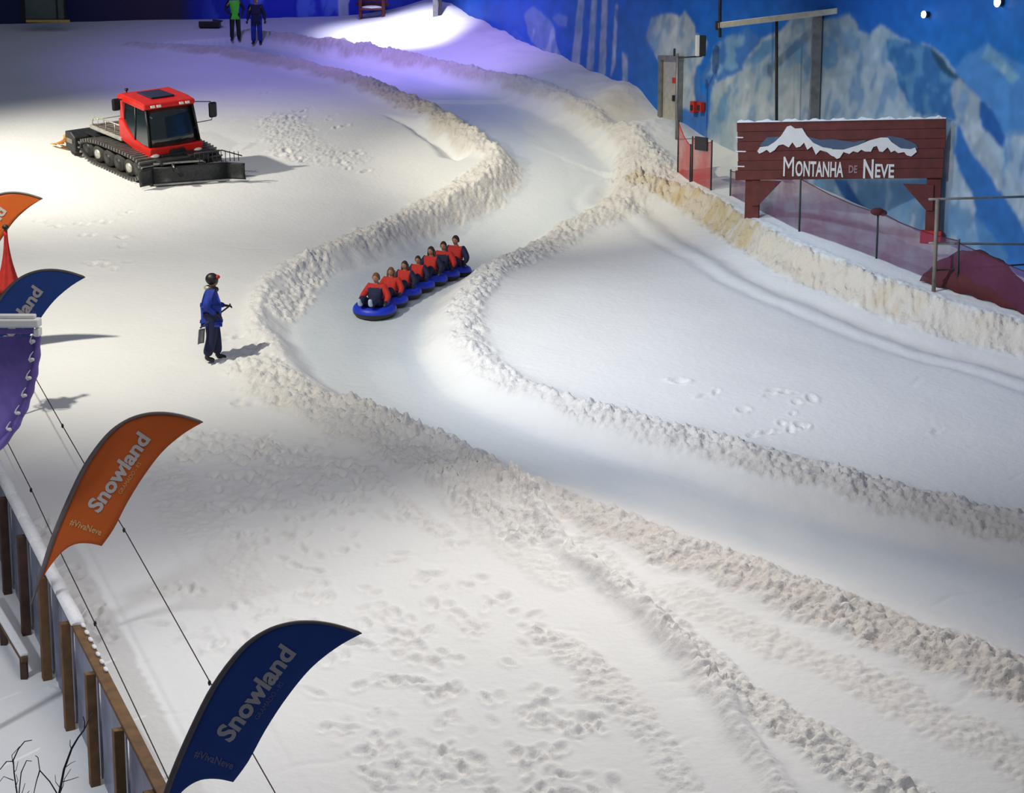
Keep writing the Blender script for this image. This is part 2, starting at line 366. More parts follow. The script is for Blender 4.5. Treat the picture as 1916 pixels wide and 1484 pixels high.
# bands of turned-up snow: points (px,py, halfwidth m, height m, clod, dirt, ochre)
BANDS = [
 # outer berm, beyond the track
 [(470, 64, .35, .18, .5, .75, .0), (640, 90, .5, .25, .8, .85, .05), (760, 114, .5, .25, .8, .85, .1), (900, 146, .45, .22, .8, .75, .2), (1010, 176, .4, .2, .5, .4, .2), (1100, 220, .3, .16, .5, .4, .2), (1165, 262, .3, .16, .6, .4, .05), (1205, 310, .75, .25, 1.0, .42, 0), (1200, 350, .9, .2, .9, .45, 0),
  (1150, 392, .8, .15, .8, .4, 0), (1060, 440, .55, .15, .8, .35, 0), (965, 490, .42, .15, .9, .25, 0), (905, 530, .36, .15, .9, .2, 0), (874, 575, .36, .14, .9, .2, 0), (872, 625, .34, .13, .8, .2, 0), (895, 672, .34, .12, .8, .2, 0), (945, 712, .34, .12, .8, .2, 0),
  (1030, 750, .36, .13, .8, .22, 0), (1140, 788, .42, .15, 1, .28, 0), (1280, 828, .48, .16, 1, .35, 0), (1420, 868, .5, .17, 1, .42, 0), (1560, 908, .5, .18, 1, .45, 0), (1710, 946, .5, .18, 1, .5, 0), (1930, 1000, .5, .18, 1, .5, 0), (2250, 1080, .5, .18, 1, .5, 0)],
 # inner berm, near side of the upper curve
 [(250, 86, .4, .1, .5, .7, 0), (420, 100, .6, .16, .6, .85, .1), (560, 126, .65, .2, .7, .8, .2), (660, 154, .6, .22, .8, .7, .3), (760, 192, .6, .22, .8, .6, .4), (840, 232, .55, .22, .8, .5, .35), (900, 272, .6, .22, .8, .42, .1), (940, 300, .5, .2, .8, .4, 0), (915, 335, .6, .22, 1, .45, 0), (860, 372, .6, .2, 1, .45, 0),
  (790, 405, .5, .18, .9, .4, 0), (700, 440, .4, .15, .8, .35, 0), (620, 468, .3, .13, .7, .3, 0), (545, 497, .25, .1, .6, .2, 0), (505, 530, .22, .1, .6, .1, 0), (484, 572, .22, .1, .6, .05, .03), (484, 615, .22, .08, .5, .05, .03), (515, 662, .25, .06, .4, .05, .05)],
 # clods scattered on the floor under the left wall of the bend
 [(600, 485, .3, .05, .8, .15, 0), (560, 525, .35, .05, .8, .12, 0), (530, 575, .3, .04, .7, .1, 0)],
 # apron of rough snow below the standing man
 [(480, 690, .5, .10, .9, .06, .08), (540, 735, .6, .12, 1, .08, .12), (620, 780, .65, .12, 1, .12, .08), (700, 815, .6, .14, 1, .16, .03), (780, 855, .6, .15, 1, .2, 0), (860, 900, .55, .15, 1, .25, 0), (940, 950, .5, .14, 1, .28, 0), (1000, 1000, .45, .12, .9, .25, 0)],
 [(660, 755, .3, .10, .9, .2, 0), (760, 800, .4, .12, 1, .22, 0), (840, 835, .3, .12, .9, .2, 0)],
 # long clod berm along the near edge of the lower run
 [(860, 850, .2, .1, .8, .3, 0), (930, 895, .35, .15, 1, .38, 0), (1030, 945, .45, .17, 1, .45, 0), (1150, 995, .5, .18, 1, .5, 0), (1300, 1050, .5, .18, 1, .52, 0), (1450, 1105, .5, .18, 1, .55, 0), (1600, 1165, .52, .18, 1, .6, 0), (1750, 1225, .54, .18, 1, .6, 0), (1930, 1295, .56, .18, 1, .6, 0), (2250, 1430, .56, .18, 1, .6, 0)],
 # crisp ridge
 [(960, 915, .12, .10, .3, .15, 0), (1000, 975, .14, .14, .3, .18, 0), (1050, 1035, .16, .16, .4, .2, 0), (1110, 1080, .18, .2, .5, .22, 0), (1170, 1125, .2, .2, .4, .22, 0), (1240, 1190, .2, .2, .4, .22, 0), (1300, 1255, .2, .18, .5, .2, 0), (1350, 1320, .2, .16, .5, .16, 0), (1400, 1390, .18, .14, .4, .12, 0), (1460, 1484, .18, .12, .4, .1, 0), (1540, 1620, .18, .1, .4, .1, 0)],
 # clods strewn right of the ridge
 [(1090, 1030, .3, .03, .7, .2, 0), (1200, 1120, .3, .03, .6, .2, 0), (1340, 1260, .25, .05, .8, .22, .03), (1430, 1330, .3, .06, .9, .22, .05), (1560, 1420, .35, .05, .9, .22, .05), (1700, 1500, .4, .04, .9, .2, .04)],
 # tread bands
 [(1270, 1110, .3, .01, .35, .14, .03), (1400, 1185, .36, .01, .4, .18, .05), (1600, 1270, .4, .01, .4, .18, .05), (1800, 1370, .42, .01, .4, .2, .05), (1990, 1470, .45, .01, .4, .2, .05)],
 [(1010, 1190, .22, .02, .6, .16, .03), (1080, 1230, .3, .03, .6, .16, .03), (1160, 1310, .3, .03, .6, .12, .02), (1230, 1390, .25, .03, .5, .1, 0), (1290, 1484, .2, .03, .5, .1, 0)],
 [(800, 885, .2, .02, .5, .15, 0), (880, 960, .3, .02, .45, .16, 0), (960, 1030, .34, .02, .4, .16, 0), (1050, 1090, .3, .01, .35, .12, 0)],
 [(690, 880, .14, .02, .6, .16, 0), (760, 950, .18, .03, .7, .18, 0), (830, 1000, .2, .02, .6, .14, 0)],
 # old machine track
 [(300, 880, .35, .0, .35, .10, 0), (360, 950, .4, .0, .35, .12, 0), (430, 1040, .4, .0, .3, .10, 0), (490, 1130, .3, .0, .25, .08, 0)],
 # rough patch where many feet went
 [(330, 810, .3, .01, .5, .08, 0), (480, 850, .5, .01, .55, .10, 0), (620, 880, .5, .01, .5, .1, 0)],
 # scuffed snow right of the groomer
 [(520, 220, .6, .02, .45, .1, 0), (560, 280, .8, .02, .45, .1, 0), (640, 300, .7, .02, .3, .08, 0)],
]
def build_terrain():
    xs = [-27.0]
    while xs[-1] < 15.5:
        x = xs[-1]; xs.append(x+(.036 if -7.5 < x < 9.5 else .036+.05*min(1, (abs(x-1)-8.5)/5)))
    ys = [19.0]
    while ys[-1] < 79: ys.append(ys[-1]+.036*(1 if ys[-1] < 24 else (ys[-1]/24)**1.05))
    xs = np.array(xs); ys = np.array(ys); nx, ny = len(xs), len(ys)
    X, Y = np.meshgrid(xs, ys)                       # ny, nx
    Z = base(X, Y)
    dirt_shade = np.zeros_like(X); ochre = np.zeros_like(X); rough = np.full_like(X, .10); ice = np.zeros_like(X)
    # warp so hand-traced lines do not read as tubes
    wx = .22*fbm(X*1.3, Y*1.3, 3, 1); wy = .22*fbm(X*1.3, Y*1.3, 3, 5)
    Xw = X+wx; Yw = Y+wy
    Z += .10*fbm(X*.25, Y*.25, 3, 9) + .012*fbm(X*2.2, Y*2.2, 3, 3)
    # the ice run, cut into the slope
    inside = in_poly(Xw, Yw, np.vstack([Lw, Rw[::-1]]))
    dL, _, _ = poly_dist(Xw, Yw, Lw); dR, _, _ = poly_dist(Xw, Yw, Rw)
    dE = np.minimum(np.minimum(dL, dR), 3)
    depth = np.where(Y > 44, .32, .32)+0*Y
    depth = .24*sstep(29, 37, Y)+.10; depth = np.where(Y > 62, .25, depth)
    cut = sstep(0, .7, dE)*inside
    Z -= depth*cut
    ice = sstep(.25, .9, dE)*inside*(.55+.45*sstep(-.1, .15, fbm(X*.4, Y*.15, 3, 21)))
    # faint worn grooves down the run
    for off, a in ((.9, .008), (1.7, .008)):
        Z -= a*np.exp(-((dR-off)/.16)**2)*inside
    rough *= 1-.7*ice
    fx_ = .10*fbm(X*5, Y*5, 3, 71); fy_ = .10*fbm(X*5, Y*5, 3, 75)
    cl = clods((X+fx_)*7.0+2*wx, (Y+fy_)*5.6, 1)*.5+clods((X+fx_)*12.5, (Y+fy_)*10.5, 4)*.5
    cl = cl*(.55+1.0*vnoise(X*2.3, Y*2.3, 80))
    cl2 = clods(X*12, Y*11, 7)
    lumpN = fbm(X*1.6, Y*1.6, 4, 31)
    for B in BANDS:
        a = np.array(B, float); w_ = np.array([at_h(p[0], p[1]) for p in a]); q = smooth_poly(np.hstack([w_, a[:, 2:]]), 4)
        D, sg, A = poly_dist(Xw, Yw, q[:, :2], q[:, 2:], 2.6)
        m = D < 2.5
        hw, h, c, d, oc = [A[..., i] for i in range(5)]
        hw = np.maximum(hw, .05)
        prof = np.exp(-(D/hw)**2*.9)*m
        edge = sstep(1.35, .75, D/hw+.9*lumpN)*m
        Z += h*prof*(1+1.1*lumpN)+np.where(m, c*edge*(.125*cl+.05*cl2-.045), 0)
        dirt_shade = np.maximum(dirt_shade, np.where(m, d*edge*(.75+.5*(.6-cl)), 0)); ochre = np.maximum(ochre, np.where(m, oc*edge, 0))  # tint grows in the low gaps between clods
        rough = np.maximum(rough, np.where(m, .9*c*edge, 0)); ice = ice*(1-edge)
    # right-hand bank under the netting: steep ochre face, snow on top
    CR = [(1215, 335, .10), (1290, 352, .28), (1340, 372, .42), (1420, 418, .5), (1500, 462, .55), (1600, 502, .55), (1700, 540, .55), (1800, 574, .55), (1916, 606, .5), (2150, 680, .5), (2500, 790, .5)]
    q = smooth_poly([at_h(p[0], p[1], p[2]*.95)+(p[2],) for p in CR], 4)
    D, sg, A = poly_dist(Xw, Yw, q[:, :2], q[:, 2:], 8)
    sd = D*sg*1.0
    # wall side = towards +x,+y : left-hand side of the polyline running downhill right is +, check sign
    far = 1 if (np.sign((q[8, 0]-q[2, 0])*((q[5, 1]+2)-q[2, 1])-(q[8, 1]-q[2, 1])*((q[5, 0]+1)-q[2, 0])) > 0) else -1
    sd = sd*far; H = A[..., 0]; m = D < 7.9
    s_ = sd+.12*lumpN
    bank = H*(sstep(-.62, .02, s_))*(1-.75*sstep(.5, 3.5, s_))*sstep(7, 3, D)
    endfade = sstep(0, 1.6, np.hypot(X-q[0, 0], Y-q[0, 1]))
    Z += np.where(m, bank*(endfade*.8+.2), 0)
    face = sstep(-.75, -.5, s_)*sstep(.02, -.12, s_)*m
    Z += face*(.14*cl+.06*cl2+.16*lumpN-.05)
    Z += (np.abs(s_) < .3)*m*.04*cl*sstep(.3, .1, np.abs(s_))
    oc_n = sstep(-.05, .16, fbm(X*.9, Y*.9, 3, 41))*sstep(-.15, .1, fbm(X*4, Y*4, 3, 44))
    ochre = np.maximum(ochre, face*(.34+.5*oc_n)*(.5+.9*sstep(9, 6, X))); dirt_shade = np.maximum(dirt_shade, face*.42); rough = np.maximum(rough, face*.9)  # face tint is part soil, part shade painted into the colour
    for off, a, w2 in ((-1.2, .13, .32), (-2.0, .05, .2)):                     # grooves below the bank
        Z -= np.where(m, a*np.exp(-((sd-off)/w2)**2)*(endfade), 0)
    dirt_shade = np.maximum(dirt_shade, np.where(m, .22*np.exp(-((sd+1.15)/.45)**2)*endfade, 0))
    # mound against the mural wall
    tw = ((X-WA[0])*WD[0]+(Y-WA[1])*WD[1])/WL**2
    dw = (X-WA[0])*wn[0]+(Y-WA[1])*wn[1]
    dwc = np.maximum(dw, 0)
    mh = .55*sstep(.02, -.15, tw)
    Z += mh*np.exp(-(dwc/1.7)**2)*(1+.8*fbm(X*.7, Y*.7, 3, 51))
    Z += .22*np.exp(-(((tw+1.02)/.10)**2))*np.exp(-((dwc-1.0)/2.2)**2)
    dirt_shade = np.maximum(dirt_shade, sstep(.0, -.1, tw)*sstep(-1.0, -.8, tw)*np.exp(-(dwc/2.0)**2)*.42)
    # white heap by the door and the dark cleft behind it
    hx, hy = at_h(1205, 262); Z += .50*np.exp(-(((X-hx)/.75)**2+((Y-hy)/1.3)**2))*(1+.4*lumpN)
    hx, hy = at_h(1258, 250); Z += .30*np.exp(-(((X-hx)/.6)**2+((Y-hy)/1.3)**2))*(1+.4*lumpN)
    ax, ay = at_h(1155, 210); Z += .25*np.exp(-(((X-ax)/1.0)**2+((Y-ay)/1.2)**2))*(1+.7*lumpN)
    ochre = np.maximum(ochre, .5*np.exp(-(((X-ax)/.8)**2+((Y-ay+.6)/1.1)**2)))
    # hollow beside the inner berm of the upper curve
    hol = P([(700, 208), (770, 222), (830, 240), (880, 270), (895, 290), (860, 305), (820, 295), (790, 262), (750, 235)])
    hx = np.array(hol); ih = in_poly(Xw, Yw, hx); dh, _, _ = poly_dist(Xw, Yw, np.vstack([hx, hx[:1]]))
    Z -= .38*sstep(0, .7, dh)*ih
    # footprints
    feet = []
    def region(n, poly, jit=1):
        xs_ = [p[0] for p in poly]; ys_ = [p[1] for p in poly]; k = 0
        while k < n:
            a = random.uniform(min(xs_), max(xs_)); b = random.uniform(min(ys_), max(ys_))
            if in_poly(np.array([a]), np.array([b]), poly)[0]:
                feet.append(at_h(a, b)); k += 1
    region(110, [(380, 860), (640, 860), (900, 1040), (1050, 1200), (1180, 1484), (620, 1484), (560, 1180), (420, 1000)])
    region(30, [(560, 1100), (1000, 1180), (1180, 1484), (700, 1484), (700, 1200)])
    region(70, [(300, 800), (640, 830), (700, 960), (420, 960)])
    region(26, [(430, 620), (500, 640), (560, 760), (420, 760)])
    region(24, [(490, 160), (640, 200), (700, 330), (520, 300)])
    region(14, [(60, 380), (240, 380), (240, 520), (120, 560)])
    region(12, [(1230, 690), (1700, 760), (1900, 900), (1500, 840), (1250, 800)])
    region(26, [(60, 950), (110, 1000), (200, 1200), (120, 1180)])
    region(16, [(230, 1050), (480, 1150), (560, 1180), (440, 1260), (300, 1200)])
    for fx, fy in feet:
        ang = random.uniform(-.7, .7) if random.random() < .7 else random.uniform(0, 6.28)
        for sgn in ((-1, 1) if random.random() < .75 else (1,)):
            cx = fx+sgn*.13*math.cos(ang)+random.uniform(-.03, .03); cy = fy+sgn*.13*math.sin(ang)*.5+random.uniform(-.2, .2)
            th = ang+random.uniform(-.3, .3); ln, wd = random.uniform(.09, .17), random.uniform(.05, .085)
            i0, i1 = np.searchsorted(xs, [cx-.45, cx+.45]); j0, j1 = np.searchsorted(ys, [cy-.45, cy+.45])
            if i1 <= i0 or j1 <= j0: continue
            dx = X[j0:j1, i0:i1]-cx; dy = Y[j0:j1, i0:i1]-cy
            u = dx*math.cos(th)-dy*math.sin(th)+.25*fx_[j0:j1, i0:i1]*4; v = dx*math.sin(th)+dy*math.cos(th)+fy_[j0:j1, i0:i1]
            r2 = (u/wd)**2+(v/ln)**2; dep = random.uniform(.015, .06)
            Z[j0:j1, i0:i1] += -dep*np.exp(-r2**1.5)+.45*dep*np.exp(-((np.sqrt(r2)-1.6)/.35)**2)*(.4+1.2*cl[j0:j1, i0:i1])
            dirt_shade[j0:j1, i0:i1] = np.maximum(dirt_shade[j0:j1, i0:i1], .20*np.exp(-r2))
            rough[j0:j1, i0:i1] = np.maximum(rough[j0:j1, i0:i1], .4*np.exp(-r2*.4))
    # light general scuffs: long shallow scratches
    for k in range(60):
        px = random.uniform(300, 1900); py = random.uniform(420, 1480); cx, cy = at_h(px, py)
        th = random.uniform(-.5, .5)+(.3 if px > 1100 else 0); ln = random.uniform(.2, .7); wd = random.uniform(.03, .05)
        i0, i1 = np.searchsorted(xs, [cx-1, cx+1]); j0, j1 = np.searchsorted(ys, [cy-1, cy+1])
        if i1 <= i0 or j1 <= j0: continue
        dx = X[j0:j1, i0:i1]-cx; dy = Y[j0:j1, i0:i1]-cy
        u = dx*math.cos(th)+dy*math.sin(th); v = -dx*math.sin(th)+dy*math.cos(th)+.06*np.sin(u*6+k)
        Z[j0:j1, i0:i1] -= .012*np.exp(-(u/ln)**4-(v/wd)**2)
    me = bpy.data.meshes.new('snow_slope')
    N = nx*ny; co = np.stack([X, Y, Z], -1).reshape(-1, 3).astype(np.float32)
    idx = np.arange(N).reshape(ny, nx); q4 = np.stack([idx[:-1, :-1], idx[:-1, 1:], idx[1:, 1:], idx[1:, :-1]], -1).reshape(-1, 4)
    me.vertices.add(N); me.vertices.foreach_set('co', co.ravel())
    nf = len(q4); me.loops.add(nf*4); me.loops.foreach_set('vertex_index', q4.ravel().astype(np.int32))
    me.polygons.add(nf); me.polygons.foreach_set('loop_start', np.arange(0, nf*4, 4, dtype=np.int32))
    me.polygons.foreach_set('use_smooth', np.ones(nf, bool))
    me.update(calc_edges=True)
    for nm, arr in (('dirt', dirt_shade), ('ochre', ochre), ('rough', rough), ('ice', ice)):
        at = me.attributes.new(nm, 'FLOAT', 'POINT'); at.data.foreach_set('value', np.clip(arr, 0, 1).ravel().astype(np.float32))
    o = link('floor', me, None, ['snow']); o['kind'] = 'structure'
    print('terrain verts', N)
    return xs, ys, Z
XS, YS, ZZ = build_terrain()
def gz(x, y):
    i = int(np.clip(np.searchsorted(XS, x)-1, 0, len(XS)-2)); j = int(np.clip(np.searchsorted(YS, y)-1, 0, len(YS)-2))
    u = (x-XS[i])/(XS[i+1]-XS[i]); v = (y-YS[j])/(YS[j+1]-YS[j]); u = min(max(u, 0), 1); v = min(max(v, 0), 1)
    return float((ZZ[j, i]*(1-u)+ZZ[j, i+1]*u)*(1-v)+(ZZ[j+1, i]*(1-u)+ZZ[j+1, i+1]*u)*v)
def on(px, py):
    """the point of the built snow surface behind a traced point"""
    r = ray(px, py); lo = 15.0; p = r*lo; k = lo
    while k < 110:
        p = r*k
        if CAMZ+p[2] <= gz(p[0], p[1]): break
        k += .04
    return Vector((float(p[0]), float(p[1]), gz(p[0], p[1])))

# ------------------------------------------------------------------ walls
def color_wall(name, V, nu, nv, cols, kind=True):
    me = bpy.data.meshes.new(name); N = nu*nv; idx = np.arange(N).reshape(nv, nu)
    q4 = np.stack([idx[:-1, :-1], idx[:-1, 1:], idx[1:, 1:], idx[1:, :-1]], -1).reshape(-1, 4); nf = len(q4)
    me.vertices.add(N); me.vertices.foreach_set('co', V.reshape(-1, 3).astype(np.float32).ravel())
    me.loops.add(nf*4); me.loops.foreach_set('vertex_index', q4.ravel().astype(np.int32))
    me.polygons.add(nf); me.polygons.foreach_set('loop_start', np.arange(0, nf*4, 4, dtype=np.int32)); me.update(calc_edges=True)
    ca = me.color_attributes.new('print', 'FLOAT_COLOR', 'POINT')
    c4 = np.concatenate([cols.reshape(-1, 3), np.ones((N, 1))], 1).astype(np.float32); ca.data.foreach_set('color', c4.ravel())
    m = bpy.data.materials.new(name+'_print'); m.use_nodes = True; nt = m.node_tree; b = nt.nodes['Principled BSDF']
    a = attr_node(nt, 'print'); no = nt.nodes.new('ShaderNodeTexNoise'); no.inputs['Scale'].default_value = 1.2; no.inputs['Detail'].default_value = 6
    mr = nt.nodes.new('ShaderNodeMapRange'); mr.inputs[3].default_value = .78; mr.inputs[4].default_value = 1.22
    nt.links.new(no.outputs['Fac'], mr.inputs[0])
    vm = nt.nodes.new('ShaderNodeVectorMath'); vm.operation = 'SCALE'
    nt.links.new(a.outputs['Color'], vm.inputs[0]); nt.links.new(mr.outputs[0], vm.inputs['Scale']); nt.links.new(vm.outputs[0], b.inputs['Base Color'])
    b.inputs['Roughness'].default_value = .55; b.inputs['Specular IOR Level'].default_value = .2
    me.materials.append(m); o = bpy.data.objects.new(name, me); COL.objects.link(o); o['kind'] = 'structure'
    return o
def build_mural():
    t0, t1 = -1.17, 1.75
    nu = 1100; ts = np.linspace(t0, t1, nu); vs = np.linspace(0, 1, 300); nv = 300
    T, V_ = np.meshgrid(ts, vs)
    X = WA[0]+WD[0]*T; Y = WA[1]+WD[1]*T; z0 = Y*TS-1.5; z1 = Y*TS+11.5
    Z = z0+(z1-z0)*V_
    X = X+wn[0]*.0; px, py = project(X, Y, Z)
    nzx = fbm(px/42, py/42, 3, 3)*22; nzy = fbm(px/42, py/42, 3, 8)*22
    qx = px+nzx; qy = py+nzy; n1 = fbm(px/60, py/60, 4, 12); n2 = fbm(px/16, py/22, 3, 15)
    fine = fbm(px/9, py/14, 3, 19)
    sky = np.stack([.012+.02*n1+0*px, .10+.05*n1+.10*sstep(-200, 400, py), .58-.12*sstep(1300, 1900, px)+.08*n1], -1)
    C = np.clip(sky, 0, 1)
    def blend(mask, col):
        nonlocal C
        col = np.array(col, float)
        C = C*(1-mask[..., None])+col*mask[..., None]
    r3 = lambda L: [(1200+a/2.473, b/2.473) for a, b in L]
    r8 = lambda L: [(600+a/2.737, b/2.737) for a, b in L]
    def poly(L, soft=1.0, warp=1.0):
        ins = in_poly(px+nzx*warp, py+nzy*warp, L).astype(float)
        return ins*soft
    # distant right-hand range
    blend(poly(r3([(1430, 330), (1520, 240), (1600, 195), (1680, 260), (1790, 300), (2300, 420), (2300, 1400), (1560, 1400)])), (.07, .22, .50))
    blend(poly(r3([(1560, 270), (1600, 200), (1660, 260), (1740, 350), (1720, 390), (1640, 330), (1600, 300)])), (.17, .34, .48))
    blend(poly(r3([(1540, 640), (1771, 600), (2300, 650), (2300, 1500), (1500, 1500)])), (.12, .27, .48))
    blend(poly(r3([(1690, 640), (1800, 620), (1820, 900), (1720, 1000)])), (.30, .40, .52))
    # main massif
    blend(poly(r3([(280, 640), (300, 560), (320, 470), (330, 420), (300, 300), (360, 200), (480, 130), (560, 170), (640, 150), (700, 70), (760, 60), (830, 95), (900, 80), (955, 60), (1000, 140), (1050, 160), (1110, 115), (1180, 160), (1250, 200), (1330, 205), (1400, 270), (1440, 300), (1500, 380), (1560, 460), (1620, 520), (1680, 640), (1690, 760), (1760, 900), (1900, 1100), (1900, 1400), (300, 1400)])), (.33, .42, .50))
    white2 = poly(r3([(560, 480), (800, 380), (1100, 300), (1280, 560), (1280, 720), (500, 760), (460, 560)]), .6); blend(white2, (.46, .52, .57))
    S1 = r3([(1130, 180), (1180, 175), (1250, 200), (1330, 215), (1400, 280), (1500, 370), (1500, 395), (1440, 390), (1440, 470), (1450, 560), (1300, 545), (1240, 470), (1190, 360), (1130, 260)])
    blend(poly(S1), (.04, .15, .36)); blend(poly(S1, .5)*sstep(.02, .14, n2), (.14, .30, .44))
    blend(poly(r3([(1330, 215), (1400, 280), (1500, 370), (1495, 395), (1400, 330), (1340, 260)])), (.02, .07, .13))
    blend(poly(r3([(1450, 560), (1480, 620), (1530, 700), (1640, 860), (1700, 960), (1771, 1060), (1900, 1400), (1560, 1150), (1540, 900), (1480, 780), (1450, 700)])), (.035, .15, .42))
    blend(poly(r3([(1560, 470), (1620, 520), (1690, 640), (1680, 690), (1620, 640), (1580, 600), (1555, 540)])), (.02, .10, .33))
    blend(poly(r3([(1440, 380), (1480, 360), (1560, 460), (1560, 600), (1640, 740), (1700, 880), (1650, 860), (1530, 690), (1480, 600), (1440, 500)])), (.30, .36, .42))
    blend(poly(r3([(1480, 900), (1560, 1000), (1700, 1200), (1600, 1300), (1440, 1300), (1420, 1000)]), .7), (.10, .24, .42))
    S3 = r3([(290, 330), (330, 220), (420, 150), (500, 125), (560, 170), (510, 240), (470, 330), (400, 360), (320, 410), (280, 370)])
    blend(poly(S3), (.05, .17, .50)); blend(poly(S3, .7)*sstep(.03, .12, n2), (.22, .40, .58))
    blend(poly(r3([(560, 180), (640, 180), (600, 240), (540, 280), (500, 270)])), (.10, .25, .48))
    for L in ([(640, 300), (660, 210), (720, 180), (770, 200), (800, 270), (760, 340), (700, 350)], [(840, 190), (890, 165), (930, 220), (900, 300), (860, 330), (830, 300)], [(340, 520), (420, 380), (400, 500), (360, 600)]):
        blend(poly(r3(L), .85)*sstep(-.10, .04, n2), (.10, .26, .46))
    blend(poly(r3([(180, 560), (200, 440), (240, 350), (265, 330), (280, 430), (310, 440), (310, 540), (290, 600), (300, 640), (180, 600)])), (.05, .17, .50))
    blend(poly(r3([(195, 340), (240, 350), (230, 430), (190, 480), (180, 380)])), (.38, .45, .55))
    # pale peak left of the door pole
    blend(poly(r3([(-20, 60), (20, 180), (60, 90), (130, 65), (180, 80), (210, 45), (240, 160), (300, 200), (270, 300), (180, 360), (150, 300), (100, 290), (60, 250), (20, 200)])), (.40, .46, .52))
    blend(poly(r8([(1760, 140), (1800, 80), (1830, 120), (1880, 60), (1916, 140), (1916, 560), (1840, 560), (1800, 300), (1740, 260), (1690, 210)])), (.36, .43, .52))
    # under the sign
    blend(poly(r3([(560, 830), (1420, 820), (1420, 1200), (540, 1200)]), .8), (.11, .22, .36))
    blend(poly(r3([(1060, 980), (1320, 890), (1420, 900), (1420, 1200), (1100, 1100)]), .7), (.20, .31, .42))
    blend(poly(r3([(890, 820), (950, 830), (1000, 920), (1080, 1010), (1020, 1020), (960, 950), (910, 870)]), 1, .3), (.03, .10, .28))
    # left, foreshortened part: icy columns and blue slopes
    blend((px < 1240)*sstep(1245, 1200, px)*.8, (.03, .13, .52))
    blend(poly(r8([(600, 0), (880, 0), (920, 120), (1180, 290), (1000, 300), (600, 90)]), .6)*sstep(-.2, .1, n1), (.09, .19, .55))
    blend(poly(r8([(1040, 70), (1100, 20), (1190, 120), (1230, 290), (1120, 260), (1060, 180)]), .85), (.20, .30, .52))
    blend(poly(r8([(1200, 100), (1240, 70), (1290, 90), (1270, 140), (1230, 140)]), .6), (.18, .30, .55))
    for L in ([(1104, -200), (1110, -200), (1084, 125), (1069, 118)], [(1123, -200), (1129, -200), (1110, 135), (1097, 130)], [(1139, -200), (1145, -200), (1132, 147), (1119, 142)], [(1152, 8), (1157, 8), (1151, 120), (1142, 146)], [(1163, 98), (1175, 102), (1173, 168), (1165, 165)]):
        blend(poly(L, .95, .12), (.34, .38, .55))
    blend(poly(r8([(1520, 30), (1640, 130), (1720, 300), (1750, 520), (1600, 420), (1540, 260)]), .7), (.03, .13, .45))
    streak = fbm(px/14+py/60, py/46-px/90, 3, 90)
    blend(sstep(.04, .13, streak)*sstep(.10, .18, C[..., 0])*.65, (.12, .25, .45)); blend(sstep(.10, .2, -streak)*sstep(.10, .18, C[..., 0])*.5, (.55, .60, .66))
    C = C*(1+.45*fine[..., None]+.25*n2[..., None])
    for _ in range(2):
        Q = np.pad(C, ((1, 1), (1, 1), (0, 0)), 'edge'); C = (Q[1:-1, 1:-1]*2+Q[:-2, 1:-1]+Q[2:, 1:-1]+Q[1:-1, :-2]+Q[1:-1, 2:])/6
    C = np.clip(C, .003, .9)
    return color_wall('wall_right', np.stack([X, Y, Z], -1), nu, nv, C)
build_mural()
# back wall: dark, with a tarpaulin in the middle, fold highlights painted into its colour
BW0 = Vector((-30, 73.6)); BW1 = Vector((float(wall_pt(-1.17)[0]), float(wall_pt(-1.17)[1])))
def build_back():
    nu, nv = 420, 60
    U, V_ = np.meshgrid(np.linspace(0, 1, nu), np.linspace(0, 1, nv))
    X = BW0.x+(BW1.x-BW0.x)*U; Y = BW0.y+(BW1.y-BW0.y)*U; Z = 11.5+V_*9
    px, py = project(X, Y, Z)
    fold = fbm(px/30, py/70, 4, 60); n = fbm(px/80, py/60, 3, 66)
    Y = Y-.35*fold*sstep(380, 460, px)-.15
    C = np.zeros(X.shape+(3,)); C[...] = (.03, .035, .12)
    def blend(m, c):
        nonlocal C
        C = C*(1-m[..., None])+np.array(c)*m[..., None]
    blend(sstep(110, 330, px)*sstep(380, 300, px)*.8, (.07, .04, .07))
    blend(sstep(335, 380, px), (.02, .035, .42)); blend(sstep(380, 500, px), (.03, .05, .62)); blend(sstep(360, 460, px)*sstep(.02, .16, fold)*.8, (.14, .25, .95))  # brighter blue along the folds paints their highlights
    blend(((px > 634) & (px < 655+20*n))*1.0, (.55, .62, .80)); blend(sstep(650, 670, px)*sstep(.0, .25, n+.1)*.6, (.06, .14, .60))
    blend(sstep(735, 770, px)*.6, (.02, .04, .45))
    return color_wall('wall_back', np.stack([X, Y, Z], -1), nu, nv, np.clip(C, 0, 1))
build_back()
# left wall, outside the frame but closing the hall
mb = MB(); mb.box((-30.2, 48, 14), (.4, 54, 26)); o = mb.build('wall_left', 'backwall'); o['kind'] = 'structure'

